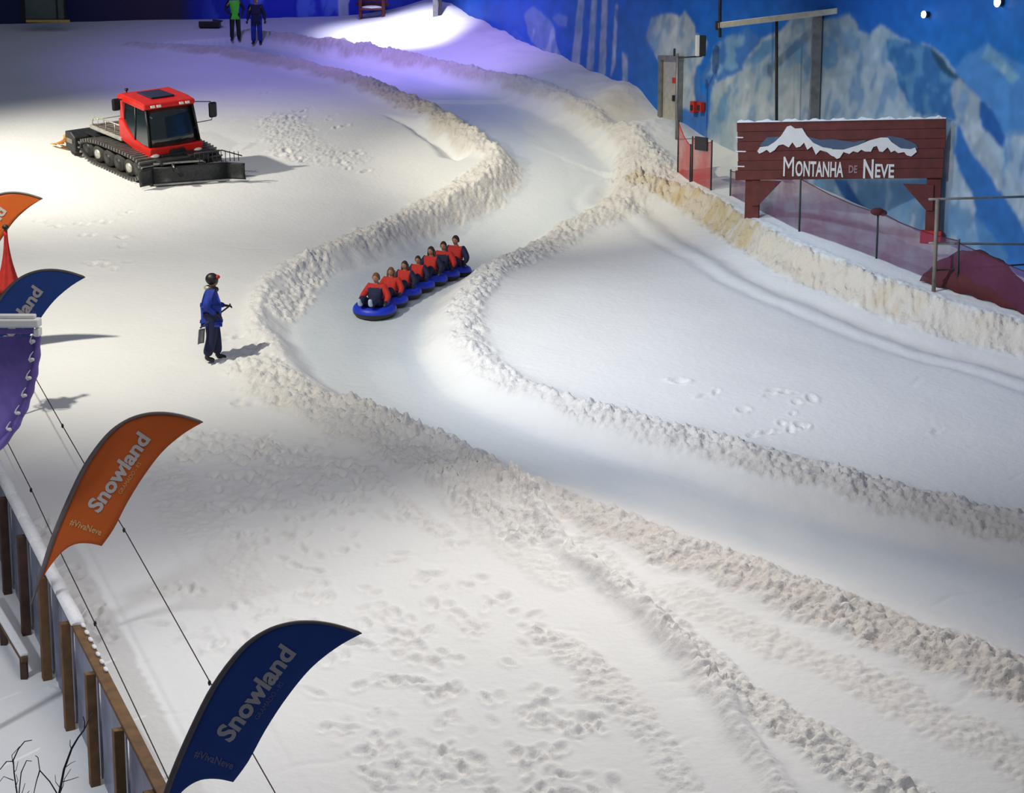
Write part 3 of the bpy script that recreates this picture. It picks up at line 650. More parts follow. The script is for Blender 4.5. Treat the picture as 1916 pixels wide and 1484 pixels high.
# ------------------------------------------------------------------ people
def skin_mesh(V, E, R, root=0, sub=2):
    me = bpy.data.meshes.new('tmp'); me.from_pydata([tuple(v) for v in V], E, [])
    o = bpy.data.objects.new('tmp', me); COL.objects.link(o)
    o.modifiers.new('s', 'SKIN').use_smooth_shade = True
    sv = me.skin_vertices[0].data
    for i, r in enumerate(R): sv[i].radius = (r, r) if not isinstance(r, tuple) else r; sv[i].use_root = (i == root)
    sb = o.modifiers.new('u', 'SUBSURF'); sb.levels = sub; sb.render_levels = sub
    m2 = baked(o); bpy.data.meshes.remove(me); return m2
def remesh(objs_geo, vox):
    """several closed shapes -> one continuous surface"""
    V = []; Fc = []
    for vs, fs in objs_geo:
        o = len(V); V += vs; Fc += [tuple(i+o for i in f) for f in fs]
    me = bpy.data.meshes.new('tmp'); me.from_pydata(V, [], Fc); o = bpy.data.objects.new('tmp', me); COL.objects.link(o)
    r = o.modifiers.new('r', 'REMESH'); r.mode = 'VOXEL'; r.voxel_size = vox; r.use_smooth_shade = True
    s = o.modifiers.new('s', 'SMOOTH'); s.iterations = 2; s.factor = .5
    m2 = baked(o); bpy.data.meshes.remove(me); return m2
def geo(me):
    g = ([tuple(v.co) for v in me.vertices], [tuple(p.vertices) for p in me.polygons]); bpy.data.meshes.remove(me); return g
def mirror(J):
    out = dict(J)
    for k, v in J.items():
        if k.endswith('_l') and k[:-2]+'_r' not in J: out[k[:-2]+'_r'] = (v[0], -v[1], v[2])
    return out
STAND = mirror(dict(pel=(0, 0, .96), sp=(0, 0, 1.14), ch=(0, 0, 1.34), nk=(.0, 0, 1.50), hd=(.02, 0, 1.64),
    hip_l=(0, .10, .92), kn_l=(.03, .12, .50), an_l=(-.02, .13, .09), to_l=(.17, .15, .045),
    sh_l=(0, .19, 1.42), el_l=(-.02, .26, 1.14), wr_l=(.08, .25, .90)))
SIT = mirror(dict(pel=(0, 0, .15), sp=(-.07, 0, .33), ch=(-.11, 0, .54), nk=(-.10, 0, .70), hd=(-.06, 0, .84),
    hip_l=(.06, .10, .16), kn_l=(.36, .15, .45), an_l=(.47, .12, .13), to_l=(.58, .13, .24),
    sh_l=(-.10, .19, .62), el_l=(-.02, .33, .40), wr_l=(.16, .34, .29)))
def hand_graph(V, E, R, wi, wrist, fwd, down, side, curl):
    """palm, four unequal bent fingers and a thumb that leaves the side of the palm"""
    w_ = Vector(wrist); f = Vector(fwd).normalized(); d = Vector(down); d = (d-f*d.dot(f)).normalized(); s = Vector(side); s = (s-f*s.dot(f)-d*s.dot(d)).normalized()
    pi = len(V); V.append(w_+f*.05); R.append((.034, .02)); E.append((wi, pi))
    for k, (off, ln) in enumerate(((-.030, .070), (-.010, .078), (.011, .073), (.030, .058))):
        a = w_+f*.085+s*off
        c1 = a+(f*math.cos(curl*.5)+d*math.sin(curl*.5))*ln*.5
        c2 = c1+(f*math.cos(curl*1.4)+d*math.sin(curl*1.4))*ln*.5
        i = len(V); V.extend([a, c1, c2]); R.extend([.0105, .0095, .0075]); E.extend([(pi, i), (i, i+1), (i+1, i+2)])
    a = w_+f*.035-s*.036; b = a+(f*.6-s*.7+d*.3).normalized()*.035; c = b+(f*.9+d*.5).normalized()*.03
    i = len(V); V.extend([a, b, c]); R.extend([.013, .011, .009]); E.extend([(pi, i), (i, i+1), (i+1, i+2)])
def head_geo(c, yaw=0, pitch=0, s=1.0):
    Rm = Matrix.Rotation(yaw, 3, 'Z') @ Matrix.Rotation(pitch, 3, 'Y')
    V = []; Fc = []; nu, nv = 28, 20
    for j in range(nv+1):
        th = math.pi*j/nv
        for i in range(nu):
            ph = 2*math.pi*i/nu; x = math.sin(th)*math.cos(ph); y = math.sin(th)*math.sin(ph); z = math.cos(th)
            X = x*.098; Yy = y*.078; Zz = z*.122
            if z < 0: Yy *= 1-.28*abs(z)**1.2; X *= 1-.12*abs(z); X += .012*abs(z)                # jaw and chin
            if x > .5:
                X += .026*math.exp(-((y/.16)**2+((z+.10)/.17)**2))                                   # nose
                X += .010*math.exp(-((y/.5)**2+((z-.22)/.09)**2))                                    # brow
                X -= .012*math.exp(-(((abs(y)-.36)/.16)**2+((z-.06)/.09)**2))                        # eye sockets
                X += .007*math.exp(-((y/.25)**2+((z+.44)/.09)**2))                                   # lips
            V.append(tuple(Rm @ Vector((X*s, Yy*s, Zz*s))+Vector(c)))
    for j in range(nv):
        for i in range(nu): Fc.append((j*nu+i, (j+1)*nu+i, (j+1)*nu+(i+1) % nu, j*nu+(i+1) % nu))
    mb = MB()
    for sg in (1, -1): mb.ell(Vector(c)+Rm @ Vector((-.005*s, sg*.078*s, .0)), (.02*s, .010*s, .032*s), 10, 8, Rm)
    return [(V, Fc), (mb.v, mb.f)], Rm
def body_mesh(J, yaw, pitch, hand, palm, vox=.0125):
    V = []; E = []; R = []; ix = {}
    def v(k, r): ix[k] = len(V); V.append(Vector(J[k])); R.append(r)
    def e(a, b): E.append((ix[a], ix[b]))
    v('pel', .115); v('sp', .105); v('ch', .125); v('nk', .055); e('pel', 'sp'); e('sp', 'ch'); e('ch', 'nk')
    ix['hd'] = len(V); V.append(Vector(J['hd'])-Vector((0, 0, .05))); R.append(.05); e('nk', 'hd')
    for s in ('_l', '_r'):
        v('hip'+s, .080); v('kn'+s, .058); v('an'+s, .042); v('to'+s, .034)
        e('pel', 'hip'+s); e('hip'+s, 'kn'+s); e('kn'+s, 'an'+s); e('an'+s, 'to'+s)
        v('sh'+s, .058); v('el'+s, .042); v('wr'+s, .029)
        e('ch', 'sh'+s); e('sh'+s, 'el'+s); e('el'+s, 'wr'+s)
        fw = Vector(J['wr'+s])-Vector(J['el'+s])
        fw = fw.normalized()*.5+Vector(hand)*.5
        sd = fw.cross(Vector(palm)); sd = sd if s == '_l' else -sd
        hand_graph(V, E, R, ix['wr'+s], J['wr'+s], fw, palm, -sd, 1.0)
    g = geo(skin_mesh(V, E, R, 0, 2)); hg, Rm = head_geo(J['hd'], yaw, pitch)
    return remesh([g]+hg, vox), Rm
def cloth(J, keys, edges, root, sub=2):
    V = []; R = []; ix = {}
    for k, p, r in keys: ix[k] = len(V); V.append(Vector(p)); R.append(r)
    return skin_mesh(V, [(ix[a], ix[b]) for a, b in edges], R, ix[root], sub)
def smooth_all(me): me.polygons.foreach_set('use_smooth', [True]*len(me.polygons))
_cache = {}
def person_parts(key, J, yaw=0, pitch=0, hand=(1, 0, 0), palm=(0, 0, -1), puff=1.0):
    if key in _cache: return _cache[key]
    L = lambda a, b, t: Vector(J[a]).lerp(Vector(J[b]), t)
    b, Rm = body_mesh(J, yaw, pitch, hand, palm)
    tk = [('pel', J['pel'], .165*puff), ('sp', J['sp'], .16*puff), ('ch', J['ch'], .175*puff), ('nk', L('ch', 'nk', .72), .085)]
    te = [('pel', 'sp'), ('sp', 'ch'), ('ch', 'nk')]
    for s in ('_l', '_r'):
        tk += [('sh'+s, J['sh'+s], .088*puff), ('el'+s, J['el'+s], .068*puff), ('wr'+s, L('el'+s, 'wr'+s, .92), .050)]
        te += [('ch', 'sh'+s), ('sh'+s, 'el'+s), ('el'+s, 'wr'+s)]
    if J['pel'][2] > .5: tk.append(('hem', Vector(J['pel'])-Vector((0, 0, .13)), .175*puff)); te.append(('pel', 'hem'))
    jac = cloth(J, tk, te, 'pel', sub=3)
    pk = [('pel', J['pel'], (.12 if J['pel'][2] > .5 else .15)*puff)]; pe = []
    for s in ('_l', '_r'):
        pk += [('hip'+s, J['hip'+s], .118*puff), ('kn'+s, J['kn'+s], .088*puff), ('an'+s, L('kn'+s, 'an'+s, .93), .082*puff)]
        pe += [('pel', 'hip'+s), ('hip'+s, 'kn'+s), ('kn'+s, 'an'+s)]
    tro = cloth(J, pk, pe, 'pel')
    boots = []
    for s in ('_l', '_r'):
        a = Vector(J['an'+s]); t = Vector(J['to'+s]); heel = a+(a-t).normalized()*.03-Vector((0, 0, .02))
        boots.append(cloth(J, [('a', L('kn'+s, 'an'+s, .8), .062), ('b', tuple(a), .062), ('c', tuple(t), .048), ('h', tuple(a.lerp(t, .5)), .055)], [('a', 'b'), ('b', 'h'), ('h', 'c')], 'a'))
    for m in (jac, tro, *boots): smooth_all(m)
    _cache[key] = (b, Rm, jac, tro, boots); return _cache[key]
def make_person(name, label, group, key, J, loc, rz, sc=1.0, jacket='navy', trousers='navy', boots='boot', hair='hair_b', long_hair=False, hat=None,
                sleeves=None, chest=None, gloves=None, yaw=0, pitch=0, hand=(1, 0, 0), palm=(0, 0, -1), puff=1.0, boot_only=True, tilt=0):
    b, Rm, jac, tro, bts = person_parts(key, J, yaw, pitch, hand, palm, puff)
    t = empty('person', loc, rz, label, 'person', group); t.scale = (sc, sc, sc)
    me = b.copy(); me.materials.clear()
    o = link('body', me, t, ['skin', gloves or 'skin'])
    if gloves:
        wr = [Vector(J['wr_l']), Vector(J['wr_r'])]
        for p in me.polygons:
            c = p.center
            if min((c-w_).length for w_ in wr) < .16: p.material_index = 1
    me = jac.copy(); o = link('jacket', me, t, [jacket, sleeves or jacket, chest or jacket])
    ch = Vector(J['ch']); sp = Vector(J['sp']); ax = (Vector(J['nk'])-sp).normalized()
    for p in me.polygons:
        c = p.center; h = (c-sp).dot(ax)
        arm = abs(c.y) > .185
        if sleeves and (arm or (sleeves == 'jred' and h > .27)): p.material_index = 1
        elif chest and -.12 < h < .24 and c.x > ch.x-.02 and abs(c.y) < .12: p.material_index = 2
    me = tro.copy(); link('trousers', me, t, [trousers])
    for m_ in bts: link('boot', m_.copy(), t, [boots])
    hd = Vector(J['hd'])
    for sg in (1, -1):
        mb = MB(); mb.ell(hd+Rm @ Vector((.083, sg*.028, .010)), (.008, .014, .008), 10, 8, Rm); mb.build('eye', 'eye', t)
    mb = MB(); mb.ell(hd+Rm @ Vector((.094, 0, -.052)), (.007, .024, .006), 10, 8, Rm); mb.build('mouth', 'lip', t)
    if hat != 'cap':
        mb = MB(); mb.smooth = True
        V = []; nu, nv = 24, 12
        for j in range(nv+1):
            for i in range(nu+1):
                ph = 2*math.pi*i/nu; front = max(0, math.cos(ph))
                th = (math.pi*(.62-.30*front**.7))*j/nv
                k = 1.13+.02*math.sin(ph*7)*math.sin(th)
                V.append(hd+Rm @ Vector((.100*k*math.sin(th)*math.cos(ph)-.006, .082*k*math.sin(th)*math.sin(ph), .124*1.08*math.cos(th))))
        mb.grid(V, nu+1, nv+1)
        if long_hair:
            for sg in (-1, 1):
                mb.tube([hd+Rm @ Vector((-.03, sg*.085, .03)), hd+Rm @ Vector((-.03, sg*.10, -.08)), hd+Rm @ Vector((.0, sg*.10, -.19))], [.03, .035, .018], 8)
            mb.tube([hd+Rm @ Vector((-.09, 0, .03)), hd+Rm @ Vector((-.11, 0, -.10)), hd+Rm @ Vector((-.11, 0, -.2))], [.05, .06, .03], 8)
        o = mb.build('hair', hair, t)
        sd = o.modifiers.new('thickness', 'SOLIDIFY'); sd.thickness = .012
    return t, Rm, hd

# standing slope attendant with a shovel
MAN = dict(STAND)
MAN.update(sh_l=(.0, .19, 1.42), el_l=(.05, .25, 1.15), wr_l=(.30, .14, 1.12), sh_r=(0, -.19, 1.42), el_r=(-.10, -.26, 1.15), wr_r=(.12, -.20, .98),
           kn_l=(.08, .12, .50), an_l=(.10, .14, .09), to_l=(.28, .17, .045), kn_r=(.0, -.12, .50), an_r=(-.12, -.14, .09), to_r=(.05, -.17, .045), hd=(.05, 0, 1.645))
p = on(398, 676); mz = p.z-.01
MANP = Vector((p.x, p.y, mz)); man_rz = math.radians(8)
t, Rm, hd = make_person('person', 'person in blue jacket and dark trousers standing alone on the slope holding a shovel', None, 'man', MAN, MANP, man_rz, .985,
    jacket='royal', trousers='navy', boots='boot', hat='cap', gloves='boot', chest='cobalt', hand=(1, .2, -.1), palm=(0, .3, -1), puff=1.32)
mb = MB(); mb.mat(0).ell(hd+Vector((-.015, 0, .045)), (.132, .115, .125), 20, 12)
mb.mat(1).ell(hd+Vector((.095, 0, .085)), (.055, .085, .045), 16, 8)
mb.build('cap', ['black', 'jred'], t)
mb = MB(); mb.tube([hd+Vector((.02*math.cos(a)-.03, .095*math.cos(a), -.14+.02*math.sin(a))) for a in (0, .1)], .001)
mb = MB(); ring = [hd+Vector((-.02+.085*math.cos(a), .085*math.sin(a), -.15-.02*math.cos(a))) for a in [i*math.pi/8 for i in range(17)]]
mb.tube(ring, .055, 8); mb.build('hood', 'black', t)
mb = MB(); ring = [hd+Vector((-.06-.085*math.cos(a), .09*math.sin(a), -.13)) for a in [i*math.pi/12-math.pi/2 for i in range(13)]]
mb.tube(ring, [.02]+[.045]*11+[.02], 8); mb.build('collar', 'pale_steel', t)
# the shovel, its handle through both hands
mrot = Matrix.Rotation(man_rz, 3, 'Z')
def man_w(v): return MANP+mrot @ (Vector(v)*.985)
sh = empty('shovel', man_w((-.20, -.3, .60)), 0, 'grey shovel with dark handle held by the person in the blue jacket', 'shovel')
def sl(v): return man_w(v)-sh.location
gr = Vector((.38, .06, 1.13)); bl = Vector((-.22, -.31, .74))
mb = MB(); mb.tube([sl(gr), sl(bl)], .016, 8); mb.build('handle', 'dark', sh)
mb = MB(); mb.tube([sl(gr+Vector((0, -.06, .02))), sl(gr+Vector((0, .06, .02)))], .018, 8); mb.build('grip', 'black', sh)
mb = MB(); mb.smooth = True; V = []
ax = (bl-gr).normalized(); sd_ = Vector((0, 1, 0)); sd_ = (sd_-ax*sd_.dot(ax)).normalized(); nn = ax.cross(sd_)
for j in range(7):
    for i in range(7):
        u = i/6-.5; v_ = j/6; V.append(sl(bl+Vector((0, 0, -.02-.30*v_))+Vector((.12*u, .22*u, 0))+Vector((-.10, .04, 0))*(.3*v_-1.2*u*u)))
mb.grid(V, 7, 7); o = mb.build('blade', 'steel', sh); o.modifiers.new('t', 'SOLIDIFY').thickness = .008

# two people at the top
A1 = dict(STAND); A1.update(el_l=(-.08, .34, 1.18), wr_l=(.05, .26, .99), el_r=(-.06, -.34, 1.18), wr_r=(.06, -.20, 1.0))
p = on(441, 82)
make_person('person', 'person in bright green vest and black trousers standing at the top of the slope', None, 'top_a', A1, (p.x, p.y, p.z), math.radians(-80), 1.02,
    jacket='navy', trousers='black', sleeves='navy', gloves='boot', hair='hair_b')
vt = bpy.context.scene.objects[-1]
par = [o for o in S.objects if o.get('label', '').startswith('person in bright green')][0]
for o in par.children:
    if o.name.startswith('jacket'): o.data.materials[0] = M['green_vest']
A2 = dict(STAND); A2.update(el_l=(-.02, .30, 1.14), wr_l=(.05, .33, .88), el_r=(-.02, -.30, 1.14), wr_r=(.05, -.33, .88))
p = on(481, 85)
make_person('person', 'person in dark blue winter suit standing beside the person in the green vest', None, 'top_b', A2, (p.x, p.y, p.z), math.radians(-92), 1.0,
    jacket='navy', trousers='royal', gloves='boot', hair='hair_b', puff=1.12)

# ------------------------------------------------------------------ tube train
TG = 'snow tubes linked in a train'; RG = 'riders on the tube train'
pf = on(703, 590); pb = on(850, 516)
pf = Vector((pf.x, pf.y, 0)); pb = Vector((pb.x, pb.y, 0))
span = (pf-pb).length; print('train span', span, 'spacing', span/6)
fd = (pf-pb).normalized(); t_rz = math.atan2(fd.y, fd.x)
def tube_mesh(R_, r_, flat=1.0):
    nu, nv = 36, 16; V = []; top = []; bot = []
    for i in range(nu):
        a = 2*math.pi*i/nu
        for j in range(nv):
            b = 2*math.pi*j/nv; V.append(((R_+r_*math.cos(b))*math.cos(a), (R_+r_*math.cos(b))*math.sin(a), r_*flat*(1+math.sin(b))))
    for i in range(nu):
        for j in range(nv):
            f = (i*nv+j, ((i+1) % nu)*nv+j, ((i+1) % nu)*nv+(j+1) % nv, i*nv+(j+1) % nv)
            (top if (.03 < (j+.5)/nv < .47) else bot).append(f)
    return V, top, bot
NT = 7
riders = [
 dict(l='front rider of the tube train, blue suit with red sleeves, pale boots raised', sc=1.0, jacket='navy', sleeves='jred', hair='hair_l', boots='sole'),
 dict(l='second rider from the front of the tube train, red jacket and long brown hair', sc=.95, jacket='jred', hair='hair_l', long_hair=True),
 dict(l='third rider from the front of the tube train, dark hair and red chest', sc=.92, jacket='jred', sleeves='navy', hair='hair_b', long_hair=True),
 dict(l='middle rider of the tube train, red jacket, fourth of seven', sc=.88, jacket='jred', sleeves='navy', hair='hair_b'),
 dict(l='third rider from the back of the tube train, long dark hair', sc=.98, jacket='jred', sleeves='navy', hair='hair_b', long_hair=True),
 dict(l='second rider from the back of the tube train, red shoulders over dark blue', sc=1.0, jacket='navy', sleeves='jred', hair='hair_b'),
 dict(l='last rider at the back of the tube train, tall, red chest and dark sleeves', sc=1.08, jacket='jred', sleeves='navy', hair='hair_b')]
tl = ['front tube of the train, blue with black base, under the rider with raised boots', 'second blue snow tube from the front of the train', 'third blue snow tube from the front of the train',
      'middle blue snow tube of the train, fourth of seven', 'third blue snow tube from the back of the train', 'second blue snow tube from the back of the train', 'last blue snow tube at the back of the train']
FRONT = dict(SIT); FRONT.update(kn_l=(.36, .17, .40), kn_r=(.36, -.17, .40), an_l=(.58, .13, .27), an_r=(.58, -.13, .27), to_l=(.63, .15, .43), to_r=(.63, -.15, .43))
spc = span/6
prev = None
for i in range(NT):
    R_, r_ = (.355, .135) if i == 0 else (min(.31, spc*.5-.10), .13)
    c = pf.lerp(pb, i/6.0) if i else pf+fd*.04
    # rest on the snow under the ring, tilted with it
    q = [Vector((c.x+dx, c.y+dy, gz(c.x+dx, c.y+dy))) for dx, dy in ((R_, 0), (-R_, 0), (0, R_), (0, -R_))]
    nrm = (q[0]-q[1]).cross(q[2]-q[3]).normalized(); cz = sum(v.z for v in q)/4
    t = empty('snow_tube', (c.x, c.y, cz+.005), 0, tl[i], 'snow tube', TG)
    t.rotation_mode = 'QUATERNION'; qt = Vector((0, 0, 1)).rotation_difference(nrm) @ Quaternion((0, 0, 1), t_rz); t.rotation_quaternion = qt
    V, top, bot = tube_mesh(R_, r_)
    mb = MB(); mb.smooth = True; mb.add(V, top); mb.build('cover', 'tube_blue', t)
    mb = MB(); mb.smooth = True; mb.add(V, bot); mb.add([(math.cos(a*math.pi/12)*(R_-.02), math.sin(a*math.pi/12)*(R_-.02), .02) for a in range(24)], [tuple(range(24))]); mb.build('base', 'black', t)
    for sg in (1, -1):
        mb = MB(); mb.tube([(.06+.02*math.cos(a), sg*(R_+.02), r_*1.66+.035*math.sin(a)) if 0 else (-.07+.14*k/6, sg*(R_+.01), r_*1.68+.035*math.sin(math.pi*k/6)) for k, a in enumerate([0]*7)], .011, 6)
        mb.build('handle', 'black', t)
    rd = riders[i]; loc = Vector((c.x, c.y, cz-.0))+nrm*.05-Vector((fd.x, fd.y, 0))*.03
    kw = {k: v for k, v in rd.items() if k not in ('l', 'sc')}
    pt, _, _ = make_person('person', rd['l'], RG, 'sit_f' if i == 0 else ('sit_b' if i % 2 else 'sit_c'), FRONT if i == 0 else SIT, loc, t_rz, rd['sc']*(.88 if i else .92), trousers='navy', gloves='boot',
                hand=(1, 0, -.5), palm=(0, 0, -1), yaw=(0 if i == 0 else (.15 if i % 2 else -.12)), pitch=.05, puff=1.18, **kw)

# ------------------------------------------------------------------ snow groomer
def make_groomer(cx, cy, heading):
    f = Vector((math.cos(heading), math.sin(heading), 0)); l = Vector((-f.y, f.x, 0))
    def gp(a, b): p_ = Vector((cx, cy, 0))+f*a+l*b; return Vector((p_.x, p_.y, gz(p_.x, p_.y)))
    A, B, C_, D = gp(1.5, .8), gp(-1.7, .8), gp(1.5, -.8), gp(-1.7, -.8)
    nrm = ((A-B)+(C_-D)).cross((A-C_)+(B-D)); nrm = -nrm if nrm.z < 0 else nrm; nrm.normalize()
    x_ = (f-nrm*f.dot(nrm)).normalized(); y_ = nrm.cross(x_)
    g = empty('snow_groomer', (cx, cy, (A.z+B.z+C_.z+D.z)/4+.02), 0, 'red tracked snow groomer with dark front blade parked on the slope', 'snow groomer')
    g.rotation_mode = 'QUATERNION'; g.rotation_quaternion = Matrix((x_, y_, nrm)).transposed().to_quaternion()
    g.scale = (1.13, 1.0, .92)
    # tracks: belts with cleats, wheels inside
    for sg in (1, -1):
        yc = sg*.86; wd = .66
        prof = []
        for k in range(60):
            a = 2*math.pi*k/60
            # closed path: ground run and upper run joined by two ends, front end lifted
            c_, s_ = math.cos(a), math.sin(a)
            x = 1.72*abs(c_)**.55*(1 if c_ > 0 else -1); z = .38+.34*abs(s_)**.6*(1 if s_ > 0 else -1)
            if s_ < 0: z += .16*sstep(1.1, 1.72, x)+.05*sstep(-1.2, -1.72, x)
            if s_ > 0: z -= .06*sstep(-.4, -1.6, x)
            prof.append(Vector((x-.08, 0, z)))
        n = len(prof); V = []; Fc = []
        for k, q in enumerate(prof):
            t_ = (prof[(k+1) % n]-prof[k-1]).normalized(); nr = Vector((t_.z, 0, -t_.x)); nr = nr if nr.dot(q-Vector((-.08, 0, .38))) > 0 else -nr
            for yy, o_ in ((-wd/2, 0), (wd/2, 0), (wd/2, -.05), (-wd/2, -.05)): V.append(q+nr*o_+Vector((0, yc+yy, 0)))
        for k in range(n):
            for j in range(4): Fc.append((k*4+j, k*4+(j+1) % 4, ((k+1) % n)*4+(j+1) % 4, ((k+1) % n)*4+j))
        mb = MB(); mb.add(V, Fc); tr = mb.build('track', 'rubber', g)
        # cleats evenly around the belt
        L = [0]
        for k in range(n): L.append(L[-1]+(prof[(k+1) % n]-prof[k]).length)
        for c in range(52):
            s0 = L[-1]*c/52; k = max(i for i in range(n) if L[i] <= s0); u = (s0-L[k])/(L[k+1]-L[k]+1e-9)
            q = prof[k].lerp(prof[(k+1) % n], u); t_ = (prof[(k+1) % n]-prof[k]).normalized(); nr = Vector((t_.z, 0, -t_.x)); nr = nr if nr.dot(q-Vector((-.08, 0, .38))) > 0 else -nr
            Rm = Matrix((t_, Vector((0, 1, 0)), nr)).transposed()
            mb = MB(); mb.box(q+nr*.035+Vector((0, yc, 0)), (.035, wd+.05, .09), Rm); mb.build('cleat', 'steel', tr)
        for k, x in enumerate((-1.42, -.85, -.28, .29, .86, 1.34)):
            zc = .40 if k in (0, 5) else .35; r = .27 if k in (0, 5) else .25
            mb = MB(); mb.tube([(x, yc-sg*.26, zc), (x, yc+sg*.29, zc)], r, 24); mb.mat(1).tube([(x, yc+sg*.20, zc), (x, yc+sg*.315, zc)], r*.55, 20)
            mb.build('wheel', ['rubber', 'pale_steel' if k in (1, 4) else 'dark'], g)
    # chassis and deck
    mb = MB(); mb.box((-.1, 0, .62), (3.1, 1.0, .3), bev=.04); mb.build('chassis', 'dark', g)
    mb = MB(); mb.box((-.95, 0, .90), (1.75, 1.62, .10), bev=.03)
    for x in np.linspace(-1.7, -.2, 9): mb.box((float(x), 0, .955), (.03, 1.5, .02))
    bd = mb.build('cargo_deck', 'bed', g)
    mb = MB()
    for sg in (1, -1): mb.box((-.95, sg*.80, .93), (1.75, .07, .12), bev=.02)
    mb.box((-1.82, 0, .93), (.07, 1.6, .12), bev=.02); mb.build('deck_edge', 'pale_steel', bd)
    mb = MB()
    for sg in (1, -1):
        mb.tube([(-.1, sg*.74, 1.30), (-.9, sg*.74, 1.29), (-1.5, sg*.74, 1.26), (-1.76, sg*.74, 1.18), (-1.84, sg*.74, 1.05), (-1.78, sg*.74, .97)], .018, 8)
        for x in (-.2, -.55, -1.05, -1.5): mb.tube([(x, sg*.74, .95), (x, sg*.74, 1.28)], .012, 6)
    mb.tube([(-1.80, -.74, 1.13), (-1.80, .74, 1.13)], .018, 8); mb.tube([(-1.82, -.4, .97), (-1.80, -.4, 1.13)], .012, 6); mb.tube([(-1.82, .4, .97), (-1.80, .4, 1.13)], .012, 6)
    mb.build('railing', 'pale_steel', g)
    # cab body: lofted shell with openings between pillars
    yb, yt = .80, .70
    P_low = [(-.12, .80), (1.02, .66), (1.32, .70), (1.38, 1.02)]      # x,z of waistline on the front
    mb = MB()
    # lower hull
    hull = [(-.22, .92), (.35, .80), (1.05, .58), (1.36, .62), (1.42, .98), (1.05, 1.00), (.55, 1.10), (.20, 1.35), (.02, 1.55), (-.22, 1.55)]
    Mx = Matrix(((1, 0, 0, 0), (0, 0, -1, yb), (0, 1, 0, 0), (0, 0, 0, 1)))
    mb.prism(hull, yb*2, Mx)
    # rear pillar and roof
    mb.prism([(-.22, 1.5), (-.02, 1.5), (.02, 2.14), (-.10, 2.2), (-.26, 2.16)], (yt+.04)*2, Matrix(((1, 0, 0, 0), (0, 0, -1, yt+.04), (0, 1, 0, 0), (0, 0, 0, 1))))
    o = mb.build('cab_body', 'red', g); bv = o.modifiers.new('b', 'BEVEL'); bv.width = .035; bv.segments = 2
    mb = MB(); rf = [(-.28, 2.08), (1.10, 2.02), (1.20, 2.10), (1.16, 2.22), (.85, 2.27), (-.12, 2.30), (-.30, 2.22)]
    mb.prism(rf, (yt+.07)*2, Matrix(((1, 0, 0, 0), (0, 0, -1, yt+.07), (0, 1, 0, 0), (0, 0, 0, 1))))
    ro = mb.build('roof', 'red', g); bv = ro.modifiers.new('b', 'BEVEL'); bv.width = .05; bv.segments = 3
    mb = MB(); mb.box((.45, 0, 2.30), (.8, .7, .05), bev=.02); mb.build('roof_hatch', 'navy', ro)
    for y in (-.52, -.34, .34, .52):
        mb = MB(); mb.box((1.185, y, 2.14), (.05, .13, .075), rot('Y', -12), .012); mb.build('roof_light', 'lamp_glass', ro)
    for y in (-.5,): 
        mb = MB(); mb.tube([(-.2, y, 2.28), (-.2, y, 2.34)], .02, 8); mb.tube([(-.2, y, 2.34), (-.2, y, 2.40)], .05, 12); mb.build('beacon', 'black', ro)
    # pillars
    mb = MB()
    for sg in (1, -1):
        mb.tube([(1.32, sg*(yb-.05), 1.0), (1.12, sg*(yt), 2.08)], .032, 8)
        mb.build('pillar', 'black', g); mb = MB()
        mb.tube([(.62, sg*(yb-.02), 1.08), (.62, sg*(yt+.02), 2.08)], .025, 8); mb.build('door_pillar', 'black', g); mb = MB()
    # glazing
    mb = MB(); mb.smooth = True; V = []
    for j in range(5):
        for i in range(9):
            u = i/8*2-1; v_ = j/4; V.append((1.40-.24*v_-.10*u*u, u*(yb-.05-.09*v_), .99+1.07*v_))
    mb.grid(V, 9, 5); o = mb.build('windshield', 'glass', g); o.modifiers.new('t', 'SOLIDIFY').thickness = .012
    for sg in (1, -1):
        mb = MB()
        pts = [(.0, 1.58), (.03, 2.06), (1.10, 2.06), (1.30, 1.02), (1.05, 1.02), (.58, 1.12), (.25, 1.36)]
        yy = lambda z: yb-.012-.09*(z-1.0)/1.07
        V = [(x, sg*yy(z), z) for x, z in pts]+[(x, sg*(yy(z)-.015), z) for x, z in pts]; n = len(pts)
        mb.add(V, [tuple(range(n)), tuple(range(n, 2*n))[::-1]]+[(i, (i+1) % n, n+(i+1) % n, n+i) for i in range(n)])
        o = mb.build('side_window', 'glass', g)
    mb = MB(); mb.box((-.235, 0, 1.82), (.02, 1.1, .45), bev=.008); mb.build('rear_window', 'glass', g)
    # front grille, emblem bars and headlights
    mb = MB(); mb.prism([(-.30, 0), (-.22, .26), (.22, .26), (.30, 0)], .03, Matrix(((0, 0, 1, 1.405), (1, 0, 0, 0), (0, 1, 0, .62), (0, 0, 0, 1))))
    gr = mb.build('grille', 'black', g)
    mb = MB()
    for y, w_ in ((-.14, .10), (-.02, .06), (.10, .14)): mb.box((1.43, y, .95), (.012, w_, .05), bev=.004)
    mb.build('emblem', 'jred', gr)
    for sg in (1, -1):
        mb = MB(); mb.ell((1.36, sg*.66, .74), (.09, .14, .07), 14, 8, rot('Z', sg*18)); mb.build('headlight', 'lamp_glass', g)
    mb = MB(); mb.box((-.26, .0, 1.2), (.22, 1.3, .5), bev=.04); mb.build('engine_cover', 'red', g)
